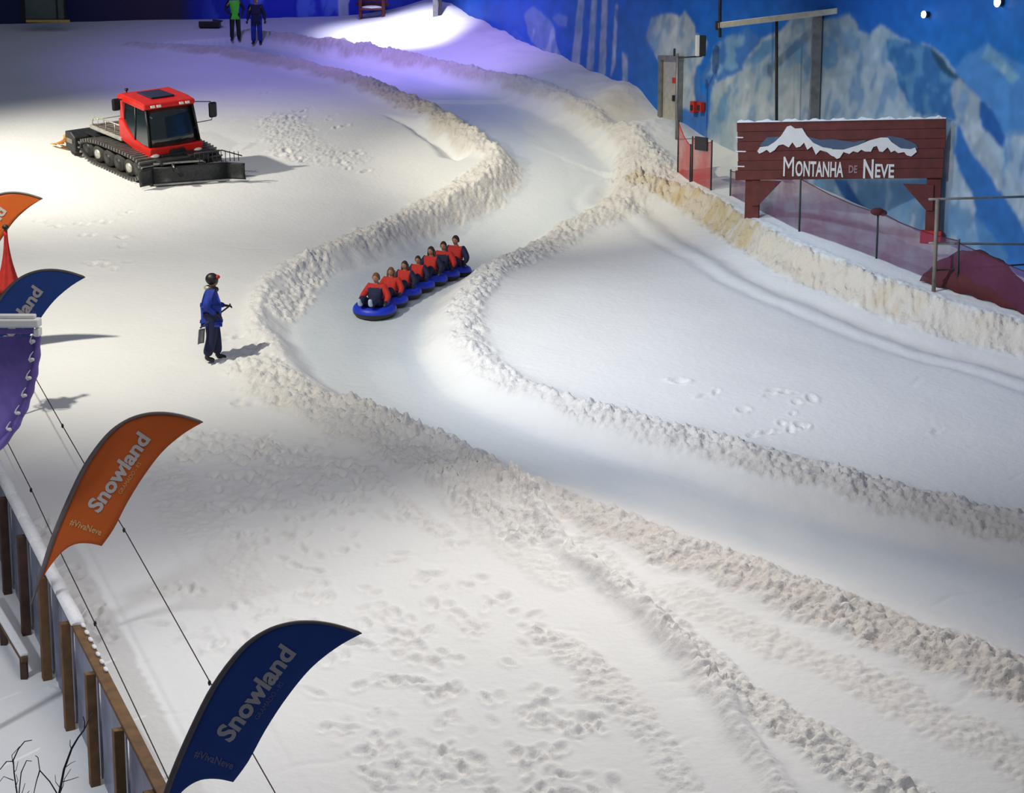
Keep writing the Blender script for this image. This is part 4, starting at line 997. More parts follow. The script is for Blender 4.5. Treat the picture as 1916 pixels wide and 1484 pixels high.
    # mirrors
    for sg in (1, -1):
        x0 = 1.05 if sg == 1 else .0
        mb = MB()
        if sg == 1: mb.tube([(x0, yt+.05, 2.1), (x0+.1, yt+.55, 2.05), (x0+.1, yt+.58, 1.9)], .014, 6); mb.tube([(x0+.15, yt+.05, 1.5), (x0+.1, yt+.55, 1.5), (x0+.1, yt+.58, 1.62)], .012, 6)
        else: mb.tube([(x0, -yt-.05, 2.14), (x0-.05, -yt-.18, 2.14)], .02, 6)
        a = mb.build('mirror_arm', 'black', g)
        c = Vector((x0+.1, yt+.60, 1.80)) if sg == 1 else Vector((x0-.05, -yt-.22, 2.0))
        mb = MB(); mb.box(c, (.08, .24, .46 if sg == 1 else .36), bev=.05); mb.build('mirror', 'black', a)
    # driver seat and steering wheel behind the glass
    mb = MB(); mb.box((.35, 0, 1.1), (.45, .5, .12), bev=.04); mb.box((.12, 0, 1.42), (.12, .48, .62), bev=.05); mb.build('seat', 'navy', g)
    mb = MB(); mb.tube([(.92+.06*math.sin(a), .17*math.cos(a), 1.35+.15*math.sin(a)) for a in [i*math.pi/8 for i in range(17)]], .015, 6); mb.build('steering_wheel', 'black', g)
    # blade: curved mouldboard in three sections with top grille
    bl = empty('blade', (0, 0, 0)); bl.parent = g; bl.location = (2.05, 0, 0); bl.rotation_euler = (0, 0, math.radians(-17)); bl.scale = (1, .87, 1)
    def mould(y0, y1, sweep0, sweep1, name):
        mb = MB(); mb.smooth = True; V = []
        for j in range(9):
            a = -0.9+1.5*j/8
            for i in range(5):
                u = i/4; y = y0+(y1-y0)*u; xx = sweep0+(sweep1-sweep0)*u
                V.append((xx-.20*math.cos(a)+.12, y, .33+.36*math.sin(a)))
        mb.grid(V, 5, 9); o = mb.build(name, 'dark', bl); o.modifiers.new('t', 'SOLIDIFY').thickness = .04; return o
    mould(-1.15, 1.15, 0, 0, 'mouldboard'); mould(-1.62, -1.13, .22, 0, 'side_wing'); mould(1.13, 1.62, 0, .22, 'side_wing')
    mb = MB(); mb.box((.03, 0, .04), (.10, 2.3, .05)); mb.build('cutting_edge', 'steel', bl)
    mb = MB(); mb.tube([(-.05, .15, .74), (-.05, .15, .86), (-.05, 1.0, .90), (.05, 1.58, .72)], .018, 6)
    for y in np.linspace(.3, 1.5, 10): mb.tube([(-.05, float(y), .55), (-.05, float(y), .88-.10*max(0, float(y)-1.0))], .013, 6)
    mb.build('top_grille', 'dark', bl)
    mb = MB(); mb.box((-.08, -.35, .62), (.06, 1.5, .04)); mb.build('top_rail', 'steel', bl)
    mb = MB()
    for sg in (1, -1): mb.box((1.72, sg*.38, .45), (.75, .12, .14), bev=.02)
    mb.box((1.62, 0, .62), (.35, 1.5, .16), bev=.03); mb.box((1.6, .55, .72), (.4, .8, .05), bev=.01); mb.build('blade_frame', 'dark', g)
    for sg in (1, -1):
        mb = MB(); mb.tube([(1.35, sg*.2, .72), (1.95, sg*.45, .55)], .045, 10); mb.mat(1).tube([(1.6, sg*.3, .65), (2.0, sg*.47, .53)], .025, 8); mb.build('ram', ['dark', 'pale_steel'], g)
    # rear tiller with comb flaps
    ti = empty('tiller', (0, 0, 0)); ti.parent = g; ti.location = (-2.25, 0, 0)
    mb = MB(); mb.prism([(-.28, .12), (.28, .12), (.30, .60), (.05, .74), (-.26, .70)], 2.5, Matrix(((1, 0, 0, 0), (0, 0, -1, 1.25), (0, 1, 0, 0), (0, 0, 0, 1)))); o = mb.build('housing', 'dark', ti)
    bv = o.modifiers.new('b', 'BEVEL'); bv.width = .02
    mb = MB(); mb.box((.0, -1.262, .45), (.34, .03, .14), bev=.01); mb.build('side_plate', 'bed', o)
    mb = MB(); mb.tube([(-.02, -1.2, .12), (-.02, 1.2, .12)], .10, 12); mb.build('rotor', 'dark', ti)
    mb = MB(); mb.box((.40, 0, .55), (.7, .3, .14), bev=.03); mb.box((.35, -.6, .68), (.8, .5, .05), bev=.01); mb.build('hitch', 'dark', ti)
    mb = MB(); mb.smooth = True; V = []
    for j in range(7):
        for i in range(28):
            y = -1.25+2.5*i/27; v_ = j/6; V.append((-.28-.80*v_+.06*math.sin(i*1.7)*v_, y, .56-.46*v_**.6+.05*math.sin(i*2.3)*v_))
    mb.grid(V, 28, 7); o = mb.build('comb_flap', 'orange_flap', ti); o.modifiers.new('t', 'SOLIDIFY').thickness = .02
    mb = MB()
    for i in range(12): y = -1.2+2.4*i/11; mb.box((-1.12, y, .07), (.30, .07, .03), rot('Y', -8))
    mb.build('finisher', 'yellow', ti)
    mb = MB(); mb.ell((-.34, -1.22, .50), (.07, .05, .06), 12, 8); mb.build('rear_light', 'amber', ti)
    return g
make_groomer(-10.05, 52.45, math.atan2(-.80, .60))

# ------------------------------------------------------------------ town sign
def make_sign():
    Yd = 46.1; Yr = 44.65
    a = at_Y(1378, 337, Yd); b = at_Y(1765, 333, Yr); c = at_Y(1378, 229, Yd)
    W = (b-a).length; H = c.z-a.z; u = (b-a).normalized(); rz = math.atan2(u.y, u.x)
    s = empty('wooden_sign', (a.x, a.y, a.z), rz, 'large red-brown wooden sign with white lettering and snowy mountains on top', 'sign')
    tilt = (b.z-a.z)/W
    P6 = 6; hh = H/P6
    for k in range(P6):
        z = hh*(k+.5); j0 = random.uniform(-.03, .03); j1 = random.uniform(-.02, .02)
        mb = MB(); n = 14; V = []
        mb.box((W/2+(j1-j0)/2, 0, z+tilt*W/2), (W+j0+j1, .09, hh-.003), rot('Y', -math.degrees(math.atan(tilt))), .012); mb.build('plank', 'signred', s)
    # frame ends and legs
    for k, (px, ex) in enumerate(((1408, .35), (1748, .34))):
        x = (px-1378)/387*W; z0 = gz(a.x+x*u.x, a.y+x*u.y+.1)-a.z-.25
        mb = MB(); mb.box((x, .12, (z0+H*.9)/2), (ex, .14, H*.9-z0), bev=.012); lg = mb.build('leg', 'signred', s)
        mb = MB(); sg = 1 if k == 0 else -1
        pts = [(x, .0), (x+sg*.72, 0), (x+sg*.15, -.62), (x, -.62)]
        mb.prism(pts, .1, Matrix(((1, 0, 0, 0), (0, 0, 1, .0), (0, 1, 0, 0), (0, 0, 0, 1)))); mb.build('brace', 'signred', s)
        if k: mb = MB(); mb.box((x-.02, .1, z0+.40), (.5, .3, .30), bev=.02); mb.build('foot', 'jred', s)
    sx = W/387.0
    def q(px, py): return ((px-1378)*sx, H-(py-229-(px-1378)*-.0105)*H/108)
    # snow line along the top edge
    mb = MB(); n = 60
    prof = []
    for i in range(n+1):
        x = W*i/n; prof.append((x, H+tilt*x, .03+.022*math.sin(i*.9)+.018*math.sin(i*2.3)+.015*random.random()))
    for i in range(n):
        (x0, z0, h0), (x1, z1, h1) = prof[i], prof[i+1]
        V = [(x0, -.07, z0-.005), (x1, -.07, z1-.005), (x1, .07, z1-.005), (x0, .07, z0-.005), (x0, -.05, z0+h0), (x1, -.05, z1+h1), (x1, .05, z1+h1), (x0, .05, z0+h0)]
        mb.add(V, [(0, 3, 2, 1), (4, 5, 6, 7), (0, 1, 5, 4), (2, 3, 7, 6), (0, 4, 7, 3), (1, 2, 6, 5)])
    mb.build('snow_cap', 'snow_cap', s)
    for (px, py, ln) in ((1376, 257, 14), (1376, 283, 20), (1378, 311, 16)):
        x, z = q(px, py); mb = MB(); mb.box((x+ln*sx/2, -.05, z), (ln*sx, .03, .03), bev=.01); mb.build('snow_streak', 'snow_cap', s)
    # relief in the photo-crop frame (1916 wide for 420 px)
    k_ = 420/1916
    def r5(L, ox=1370, oy=210): return [q(ox+a_*k_, oy+b_*k_) for a_, b_ in L]
    XZ = lambda y0: Matrix(((1, 0, 0, 0), (0, 0, -1, y0), (0, 1, 0, 0), (0, 0, 0, 1)))
    mb = MB(); mb.prism(r5([(240, 270), (300, 205), (420, 195), (400, 235), (330, 285), (250, 290)]), .02, XZ(-.045))
    mb.prism(r5([(650, 190), (760, 215), (860, 205), (940, 215), (1040, 225), (1150, 200), (1120, 235), (1000, 290), (850, 285), (760, 270), (690, 235)]), .02, XZ(-.045))
    mb.prism(r5([(1250, 190), (1340, 165), (1450, 180), (1560, 225), (1585, 260), (1540, 275), (1420, 270), (1340, 220)]), .02, XZ(-.045))
    mb.build('blue_relief', 'signblue', s)
    mb = MB()
    mb.prism(r5([(218, 325), (240, 290), (310, 280), (370, 240), (420, 190), (470, 110), (500, 100), (540, 125), (600, 120), (640, 180), (700, 240), (780, 275), (860, 285), (860, 345), (820, 315), (760, 300), (725, 340), (690, 270), (650, 300), (620, 240), (590, 275), (555, 285), (520, 240), (490, 285), (440, 260), (400, 270), (370, 310), (330, 335), (300, 310), (260, 335), (235, 345)]), .045, XZ(-.045))
    mb.prism(r5([(860, 290), (960, 290), (1080, 250), (1180, 205), (1270, 180), (1330, 180), (1360, 215), (1440, 265), (1520, 270), (1560, 255), (1575, 290), (1530, 330), (1490, 320), (1470, 295), (1420, 305), (1390, 285), (1360, 300), (1330, 260), (1290, 300), (1260, 295), (1240, 250), (1210, 260), (1190, 300), (1140, 300), (1110, 285), (1080, 310), (1040, 300), (1010, 325), (960, 310), (930, 360), (905, 370), (880, 350), (860, 345)]), .045, XZ(-.045))
    mb.build('snowy_mountains', 'signtext', s)
    # lettering
    def word(t, x, z, size, sxx, m, nm='lettering', bold=.012):
        V, Fc = text_geo(t, size, bold, sxx); mb = MB(); n = len(V)
        VV = [(v[0]+x, -.068, v[1]+z) for v in V]+[(v[0]+x, -.045, v[1]+z) for v in V]
        mb.add(VV, Fc+[tuple(n+i for i in f[::-1]) for f in Fc]); 
        mb.build(nm, m, s); return max(v[0] for v in V)
    def fit(t, px0, px1, py0, py1, m, bold=.05):
        V, Fc = text_geo(t, 1, bold, 1); x0 = min(v[0] for v in V); x1 = max(v[0] for v in V); z0 = min(v[1] for v in V); z1 = max(v[1] for v in V)
        X0, Z1 = q(px0, py0); X1, Z0 = q(px1, py1); mb = MB(); n = len(V)
        VV = [((v[0]-x0)/(x1-x0)*(X1-X0)+X0, y, (v[1]-z0)/(z1-z0)*(Z1-Z0)+Z0) for y in (-.068, -.045) for v in V]
        mb.add(VV, Fc+[tuple(n+i for i in f[::-1]) for f in Fc]); mb.build('lettering', m, s)
    fit('M', 1468, 1488, 290, 326, 'signtext', 0.0); fit('ONTANHA', 1491, 1581, 297, 325, 'signtext', .022)
    fit('DE', 1591, 1607, 302, 316, 'signdim', .03)
    fit('N', 1618, 1637, 290, 325, 'signtext', .022); fit('EVE', 1640, 1675, 298, 323, 'signtext', .022)
make_sign()

# ------------------------------------------------------------------ feather flags
FP = [(65, 1105), (72, 1085), (82, 1058), (100, 1008), (130, 940), (165, 872), (205, 818), (240, 790), (275, 777), (310, 774), (345, 779), (380, 790)]
FT = [(345, 811), (305, 845), (268, 892), (236, 942), (210, 990), (187, 1022)]
FB = [(165, 1017), (140, 1018), (118, 1030), (98, 1052), (82, 1075), (74, 1092)]
def make_flag(tip_px, d, cloth_m, dim_m, label, n_text=True, lean=0.0):
    """tip_px: where the tip shows; d: distance of the flag along Y"""
    tip = at_Y(tip_px[0], tip_px[1], d)
    s = 1/131.0
    def L(p): return Vector(((p[0]-65)*s, 0, -(p[1]-1105)*s))
    b = tip-L((380, 790))
    o = empty('feather_flag', b, 0, label, 'flag', 'feather flags along the fence')
    curve = smooth_poly(FP, 4); pole = [L(p) for p in curve]
    rad = [.020+.016*math.sin(math.pi*min(1, i/len(pole)*1.6)) for i in range(len(pole))]; rad[-1] = .008
    def bulge(x, z): return .05*math.sin(x*1.4)+.04*math.sin(z*1.1+.5)
    pole = [Vector((v.x, bulge(v.x, v.z), v.z)) for v in pole]
    mb = MB(); mb.tube([Vector((-.07, .0, -.20)), Vector((-.03, 0, -.09))]+pole, [.018, .018]+rad, 8); mb.build('pole', 'pole', o)
    # cloth: rows between the pole curve and the trailing / lower edge
    edge = smooth_poly([(380, 790)]+FT, 4)[::-1]; low = smooth_poly([(187, 1022)]+FB+[(68, 1100)], 4)[::-1]
    far = np.vstack([low[:-1], edge]); 
    def resample(A, n):
        dd = np.r_[0, np.cumsum(np.hypot(*np.diff(A, axis=0).T))]; t_ = np.linspace(0, dd[-1], n)
        return np.stack([np.interp(t_, dd, A[:, 0]), np.interp(t_, dd, A[:, 1])], 1)
    # match parameters: lower part of the pole with the arch, the rest with the trailing edge
    c1 = curve[:17]; c2 = curve[16:]
    Aa = np.vstack([resample(c1, 24), resample(c2, 40)[1:]]); Bb = np.vstack([resample(low, 24), resample(edge, 40)[1:]])
    V = []; nu = 9
    for a_, b_ in zip(Aa, Bb):
        for i in range(nu):
            p = a_+(b_-a_)*i/(nu-1); v = L(p); V.append((v.x, bulge(v.x, v.z), v.z))
    mb = MB(); mb.smooth = True; mb.grid(V, nu, len(Aa)); cl = mb.build('cloth', cloth_m, o)
    sd = cl.modifiers.new('t', 'SOLIDIFY'); sd.thickness = .006; sd.offset = 0
    def letters(t, x0, y0, x1, y1, size, m, mirror_=False, bold=.02):
        """text running from (x0,y0) to (x1,y1) in traced flag coordinates"""
        V, Fc = text_geo(t, 1, bold, 1); mx = max(v[0] for v in V); ln = math.hypot(x1-x0, y1-y0)
        ex = ((x1-x0)/ln, (y1-y0)/ln); ey = (ex[1], -ex[0]); k = ln/mx; ky = size
        P_ = []
        for yy in (-.012, -.005):
            for v in V:
                p = (x0+ex[0]*v[0]*k+ey[0]*v[1]*ky, y0+ex[1]*v[0]*k+ey[1]*v[1]*ky); q = L(p); P_.append((q.x, bulge(q.x, q.z)+yy, q.z))
        n = len(V); mb = MB(); mb.add(P_, Fc+[tuple(n+i for i in f[::-1]) for f in Fc]); mb.build('lettering', m, cl)
    if n_text:
        letters('Snowland', 184, 961, 284, 822, 37, 'flag_text', bold=.035)
        letters('GRAMADO - RS', 226, 926, 266, 868, 10, dim_m, bold=.0)
        letters('#VivaNeve', 131, 981, 186, 1002, 17, dim_m if dim_m == 'flag_text_dim' else 'flag_text_dim_o', bold=.02)
    return o
make_flag((677, 1185), 19.6, 'blue_cloth', 'flag_text_dim', 'blue feather flag with grey lettering, nearest the camera')
make_flag((380, 790), 24.9, 'orange', 'flag_text_dim_o', 'orange feather flag with full lettering visible, beside the fence end')
make_flag((160, 519), 31.0, 'blue_cloth', 'flag_text_dim', 'blue feather flag partly hidden behind the purple laced canopy')
make_flag((80, 372), 36.6, 'orange', 'flag_text_dim_o', 'orange feather flag cut off by the left edge, farthest of the flags')

# ------------------------------------------------------------------ timber fence
def make_fence():
    fx, fy = FX0, FY0; dv = Vector((_fd.x, _fd.y, 0)); nl = Vector((FNX, FNY, 0))
    def top(s): x = fx+dv.x*s; y = fy+dv.y*s; return Vector((x, y, y*TS+.82))
    f = empty('timber_fence', (fx, fy, top(0).z), 0, 'brown timber fence with snow on its top rail at the lower left', 'fence')
    def loc(v): return v-f.location
    s0, s1 = -2.2, 9.4; rz = math.atan2(dv.y, dv.x); pit = math.atan(TS*dv.y)
    Rm = Matrix.Rotation(rz, 3, 'Z') @ Matrix.Rotation(-pit, 3, 'Y')
    mb = MB(); c = (top(s0)+top(s1))/2; ln = (s1-s0)/math.cos(pit); mb.box(loc(c), (ln, .16, .06), Rm, .008); mb.build('top_rail', 'wood', f)
    k = s0+.25
    for k in (-1.35, .15, 1.65, 3.15, 4.65, 6.15, 7.65, 9.15):
        p = top(k)+nl*.13; z0 = float(base(p.x+nl.x*.2, p.y+nl.y*.2))-.1
        mb = MB(); mb.box(loc(Vector((p.x, p.y, (p.z-.03+z0)/2))), (.13, .13, p.z-.03-z0), Matrix.Rotation(rz, 3, 'Z'), .01); mb.build('post', 'wood' if k < 5 else 'dwood', f)
        if k < 9:
            a_, b_ = top(k+.08), top(k+1.42)
            V = []
            for q_ in (a_, b_):
                V += [(q_.x, q_.y, q_.z-.04), (q_.x+nl.x*.02, q_.y+nl.y*.02, q_.z-.04), (q_.x+nl.x*.02, q_.y+nl.y*.02, float(base(q_.x+nl.x*.4, q_.y+nl.y*.4))+.02), (q_.x, q_.y, float(base(q_.x+nl.x*.4, q_.y+nl.y*.4))+.02)]
            mb = MB(); mb.add([Vector(v)-f.location for v in V], [(0, 1, 2, 3), (7, 6, 5, 4), (0, 4, 5, 1), (1, 5, 6, 2), (2, 6, 7, 3), (3, 7, 4, 0)]); mb.build('panel', 'panel', f)
    # snow lying on the rail from the third post on
    mb = MB(); mb.smooth = True; n = 120; V = []
    sA, sB = 2.9, s1
    for i in range(n+1):
        s_ = sA+(sB-sA)*i/n; c = loc(top(s_)); h = .05+.012*math.sin(i*.35)+.006*random.random(); gap = 0 if i % 17 else .03
        for o_, z_ in ((-.095, .032), (-.085, .03+h-gap), (0, .045+h-gap), (.085, .03+h-gap), (.095, .032)): V.append(c+nl*o_+Vector((0, 0, z_)))
    mb.grid(V, 5, n+1); mb.smooth = False; mb.add([V[i] for i in range(5)], [(0, 1, 2, 3, 4)]); mb.build('snow_cap', 'snow_cap', f)
    mb = MB()
    for s_ in np.linspace(1.55, 2.85, 7): mb.ell(loc(top(float(s_)))-nl*.06+Vector((0, 0, .04)), (.09, .03, .025), 10, 6, Matrix.Rotation(rz, 3, 'Z'))
    mb.build('snow_patch', 'snow_cap', f)
make_fence()
# low handrail on the path side, snow along it
def make_lowrail():
    a = at_h(-30, 1130, .1); b = at_h(48, 1262, .1); z = lambda p: float(base(p[0], p[1]))
    o = empty('low_rail', (b[0], b[1], z(b)), 0, 'low snow-covered timber rail on the path left of the fence', 'rail')
    A = Vector((a[0]-b[0], a[1]-b[1], z(a)-z(b)+.32)); B = Vector((0, 0, .32))
    mb = MB(); dd = (A-B); rz = math.atan2(dd.y, dd.x); pit = math.atan2(dd.z, math.hypot(dd.x, dd.y))
    Rm = Matrix.Rotation(rz, 3, 'Z') @ Matrix.Rotation(-pit, 3, 'Y')
    mb.box((A+B)/2, (dd.length, .10, .09), Rm, .01); mb.build('rail', 'wood', o)
    mb = MB(); mb.box((A+B)/2+Vector((0, 0, .075)), (dd.length, .13, .06), Rm, .025); mb.build('snow_cap', 'snow_cap', o)
    for t_ in (.03, .5, .97):
        p = B.lerp(A, t_); zg = z((p.x+b[0], p.y+b[1]))-z(b)
        mb = MB(); mb.box((p.x, p.y, (p.z+zg-.1)/2), (.1, .1, p.z-zg+.1), bev=.01); mb.build('post', 'dwood', o)
make_lowrail()

# ------------------------------------------------------------------ cables strung above the snow
def make_cable(pts, y0, y1, label, beads):
    n = len(pts); W_ = []
    for i, (px, py) in enumerate(pts):
        t_ = (py-pts[0][1])/(pts[-1][1]-pts[0][1]); 
        inv = (1/y0)*(1-t_)+(1/y1)*t_; W_.append(at_Y(px, py, 1/inv))
    A = W_[0]; o = empty('cable', A, 0, label, 'cable', 'dark cables strung over the slope')
    W_ = [W_[0]+(W_[0]-W_[1])*1.2]+W_+[W_[-1]+(W_[-1]-W_[-2])*.6]
    mb = MB(); mb.tube([p-A for p in W_], .0085, 6); mb.build('wire', 'cable', o)
    for (px, py) in beads:
        t_ = (py-pts[0][1])/(pts[-1][1]-pts[0][1]); q = at_Y(px, py, 1/((1/y0)*(1-t_)+(1/y1)*t_))-A
        mb = MB(); mb.ell(q, (.022, .022, .04), 10, 8); mb.build('clamp', 'black', o)
make_cable([(62, 700), (117, 797), (165, 880), (232, 990), (310, 1128), (395, 1280), (470, 1405), (515, 1484)], 33, 20.6, 'dark cable crossing behind the orange and blue flags, the right one of two', [(117, 797), (232, 992), (392, 1278)])
make_cable([(10, 820), (58, 915), (115, 1038), (178, 1167), (245, 1308), (308, 1442), (330, 1490)], 31, 20.3, 'dark cable passing just right of the fence, the left one of two', [(58, 917), (178, 1167)])

# ------------------------------------------------------------------ purple laced canopy
def make_canopy():
    Yc = 24.0; o_ = at_Y(0, 612, Yc); k = Yc/CP/F*1.0
    s = abs(at_Y(101, 612, Yc).x-at_Y(1, 612, Yc).x)/100
    o = empty('laced_canopy', o_, 0, 'purple tarpaulin canopy laced to a curved frame with a white top bar', 'canopy')
    def L(px, py, y=0): return Vector((px*s, y, -(py-612)*s))
    rim = smooth_poly([(69, 628), (68, 650), (64, 680), (58, 708), (50, 735), (40, 762), (26, 790), (10, 815), (-20, 848), (-60, 875), (-110, 890), (-160, 880)], 4)
    V = []; nu = 8
    for p in rim:
        for i in range(nu):
            t_ = i/(nu-1); c = (-70, 640); q = (p[0]+(c[0]-p[0])*t_, p[1]+(c[1]-p[1])*t_)
            V.append(L(q[0], q[1], .25*math.sin(t_*1.5)))
    mb = MB(); mb.smooth = True; mb.grid(V, nu, len(rim)); 
    m_ = mb.build('tarpaulin', 'purple', o); m_.modifiers.new('t', 'SOLIDIFY').thickness = .01
    mb = MB(); mb.tube([L(p[0], p[1]) for p in rim], [.045+.008*math.sin(i*1.3) for i in range(len(rim))], 10); mb.build('rim', 'purple', o)
    for k_ in range(7):
        i = 2+k_*5
        if i >= len(rim)-2: break
        p = Vector((rim[i][0], rim[i][1])); d_ = Vector((rim[i+1][0], rim[i+1][1]))-p; d_.normalize(); n_ = Vector((-d_.y, d_.x)) if d_.y > 0 else Vector((d_.y, -d_.x))
        if n_.x > 0: n_ = -n_
        a = p+n_*4; b = p+n_*11+d_*2; c = p+n_*13-d_*7
        mb = MB(); mb.tube([L(a.x+1, a.y-15, -.065), L(a.x-5, a.y-7, -.07), L(b.x, b.y, -.07), L(b.x+2, b.y+3, -.075), L(a.x, a.y+1, -.075)], [.004, .008, .016, .014, .016], 8)
        mb.ell(L(a.x-1, a.y, -.075), (.030, .022, .024), 12, 8); mb.build('lace', 'white', o)
    mb = MB(); mb.box(L(-50, 606, -.02)+Vector((0, 0, .02)), (252*s, .22, .11), bev=.02); mb.box(L(-50, 604, -.02)+Vector((0, 0, .09)), (236*s, .14, .05), bev=.015); mb.box(L(71, 621, -.02), (10*s, .18, .10), bev=.01)
    mb.build('top_bar', 'white', o)
    mb = MB(); mb.box(L(-50, 619, -.05), (240*s, .06, .06), bev=.01); mb.build('valance', 'purple', o)
    g0 = at_Y(-110, 890, Yc); zg = gz(o_.x-110*s, Yc)
    mb = MB(); mb.tube([L(-110, 612, .1), Vector((-110*s, .1, zg-o_.z))], .05, 10); mb.build('pole', 'white', o)
make_canopy()
# folded red and green pennant tent behind the third flag
def make_parasols():
    Yd = 34.0
    for k, (px, top, bot, lean, lab) in enumerate(((10, 425, 560, 0, 'closed red parasol with round finial behind the far blue flag'), (-12, 455, 570, .25, 'leaning closed red parasol at the left edge behind its taller neighbour'))):
        a = at_Y(px, top, Yd+k*.35); s = Yd/F; h = (bot-top)*s
        x = a.x; zg = gz(a.x, Yd+k*.35); o = empty('closed_parasol', (a.x, Yd+k*.35, zg), 0, lab, 'parasol', 'closed red parasols')
        Hh = a.z-zg
        if lean: o.rotation_euler = (0, -lean, 0)
        mb = MB(); mb.tube([(0, 0, -.05), (0, 0, Hh)], .025, 8); mb.build('pole', 'steel', o)
        mb = MB(); mb.ell((0, 0, Hh), (.06, .06, .05), 12, 8); mb.build('finial', 'dark', o)
        mb = MB(); mb.smooth = True; V = []; nu = 40; nv = 12
        for j in range(nv):
            t_ = j/(nv-1); r0 = .03+.22*t_**2
            for i in range(nu):
                q_ = 2*math.pi*i/(nu-1); r = r0*(1+.12*math.sin(q_*6))*1.0; V.append((r*math.cos(q_), r*math.sin(q_), Hh-.06-t_*1.15))
        mb.grid(V, nu, nv); c_ = mb.build('cloth', 'jred', o); c_.modifiers.new('t', 'SOLIDIFY').thickness = .008
        mb = MB(); V = []
        for j in range(2):
            for i in range(nu):
                q_ = 2*math.pi*i/(nu-1); r = .29*(1+.12*math.sin(q_*6))*(1.01); V.append((r*math.cos(q_), r*math.sin(q_), Hh-1.21-j*.10))
        mb.grid(V, nu, 2); t2 = mb.build('trim', 'green_trim', c_); t2.modifiers.new('t', 'SOLIDIFY').thickness = .008
make_parasols()

# ------------------------------------------------------------------ bare shrub at the lower left corner
def make_shrub(px, py, Yd, label, seeds, paths):
    b = at_Y(px, py, Yd); zg = float(base(b.x, Yd)); s = Yd/F
    o = empty('bare_shrub', (b.x, Yd, zg), 0, label, 'shrub', 'bare shrubs at the lower left')
    rnd = random.Random(seeds)
    stem = MB(); stem.tube([(0, 0, -.05), (.02, .02, (b.z-zg)*.5), (0, 0, b.z-zg)], [.03, .024, .016], 8); stem.build('stem', 'bark', o)
    mb = MB()
    for pts, r in paths:
        W_ = [Vector(((x-px)*s, rnd.uniform(-.08, .08) if i else 0, (b.z-zg)-(y-py)*s)) for i, (x, y) in enumerate(pts)]
        mb.tube(W_, [r*(1-.6*i/len(W_)) for i in range(len(W_))], 6)
    mb.build('twigs', 'bark', o)
make_shrub(110, 1490, 20.0, 'bare dark twigs of a shrub, rising tallest in front of the fence', 3, [
    ([(110, 1490), (125, 1430), (140, 1390), (155, 1365), (167, 1350)], .016), ([(167, 1350), (168, 1335), (169, 1318)], .008), ([(167, 1350), (175, 1335), (181, 1319)], .008), ([(140, 1392), (139, 1380), (140, 1368)], .006),
    ([(110, 1490), (90, 1465), (75, 1435), (70, 1412), (68, 1404)], .009), ([(75, 1435), (66, 1460), (62, 1484)], .008), ([(125, 1430), (136, 1422), (144, 1420)], .005), ([(118, 1460), (135, 1455), (150, 1452)], .006), ([(115, 1475), (104, 1462), (108, 1440)], .005), ([(110, 1490), (118, 1470), (122, 1455), (138, 1430)], .006)])
make_shrub(34, 1500, 20.3, 'bare dark twigs of a shrub at the lower left corner, arching to the left edge', 5, [
    ([(34, 1500), (28, 1440), (27, 1415), (38, 1392), (50, 1378), (66, 1373)], .010), ([(27, 1415), (12, 1420), (-6, 1440)], .008), ([(28, 1440), (34, 1432), (35, 1420)], .005), ([(34, 1500), (42, 1440), (52, 1418), (68, 1410)], .008), ([(30, 1470), (36, 1455), (35, 1440)], .005),
    ([(34, 1500), (44, 1478), (49, 1462)], .006), ([(34, 1500), (50, 1482), (60, 1474)], .005), ([(28, 1420), (28, 1400), (40, 1388)], .006), ([(27, 1455), (6, 1450), (-4, 1462)], .006)])

# ------------------------------------------------------------------ netting along the bank
def crest(px, py, h=.5, back=.3):
    x, y = at_h(px, py, h); x += back*.8; y += back*.6; return Vector((x, y, gz(x, y)))
def net_panel(name, A, B, hA, hB, m, label, cat, posts, postm='netpost', sag=.08, group=None, lift=0):
    o = empty(name, A, 0, label, cat, group); n = 24; V = []
    for i in range(n+1):
        t_ = i/n; p = A.lerp(B, t_); g = gz(p.x, p.y)+.02; h = hA+(hB-hA)*t_-sag*math.sin(math.pi*((t_*max(1, posts-1)) % 1))
        for j in range(6): V.append((p.x-A.x, p.y-A.y+.03*math.sin(i*.8+j), g-A.z+h*j/5))
    mb = MB(); mb.smooth = True; mb.grid(V, 6, n+1); mb.build('netting', m, o)
    mb = MB(); mb.tube([V[i*6+5] for i in range(n+1)], .012, 6); mb.build('top_cord', 'jred' if m != 'net_far' else 'net_dense', o)
    for k in range(posts):
        t_ = k/max(1, posts-1); p = A.lerp(B, t_); g = gz(p.x, p.y); h = hA+(hB-hA)*t_+.06
        mb = MB(); mb.tube([(p.x-A.x, p.y-A.y-.03, g-A.z-.15), (p.x-A.x, p.y-A.y-.03, g-A.z+h)], .022, 8); mb.build('post', postm, o)
    return o
C1, C2, C3, C4 = crest(1478, 440), crest(1622, 490), crest(1772, 552), crest(1990, 625)
C0 = crest(1350, 372, .4)
NG = 'plum safety netting behind the bank'
net_panel('safety_net', C0, C1, .62, 1.22, 'net_far', 'plum safety netting between the red net and the left leg of the sign', 'netting', 2, group=NG)
net_panel('safety_net', C1, C2, 1.22, 1.0, 'net_far', 'plum safety netting under the middle of the sign', 'netting', 2, group=NG)
net_panel('safety_net', C2, C3, 1.05, 1.05, 'net_far', 'plum safety netting beside the right leg of the sign', 'netting', 2, group=NG)
net_panel('safety_net', C3, C4, 1.0, .9, 'net_far', 'plum safety netting at the right edge beyond the railing', 'netting', 2, group=NG)
p = Vector((C2.x, C2.y, C2.z+1.0)); mb = MB(); mb.smooth = True; mb.ell((0, 0, 0), (.16, .10, .09), 14, 8); mb.ell((.13, 0, -.03), (.09, .07, .07), 12, 8); o = mb.build('bundled_cloth', 'net_dense'); o.location = p+Vector((-.02, -.06, .06))
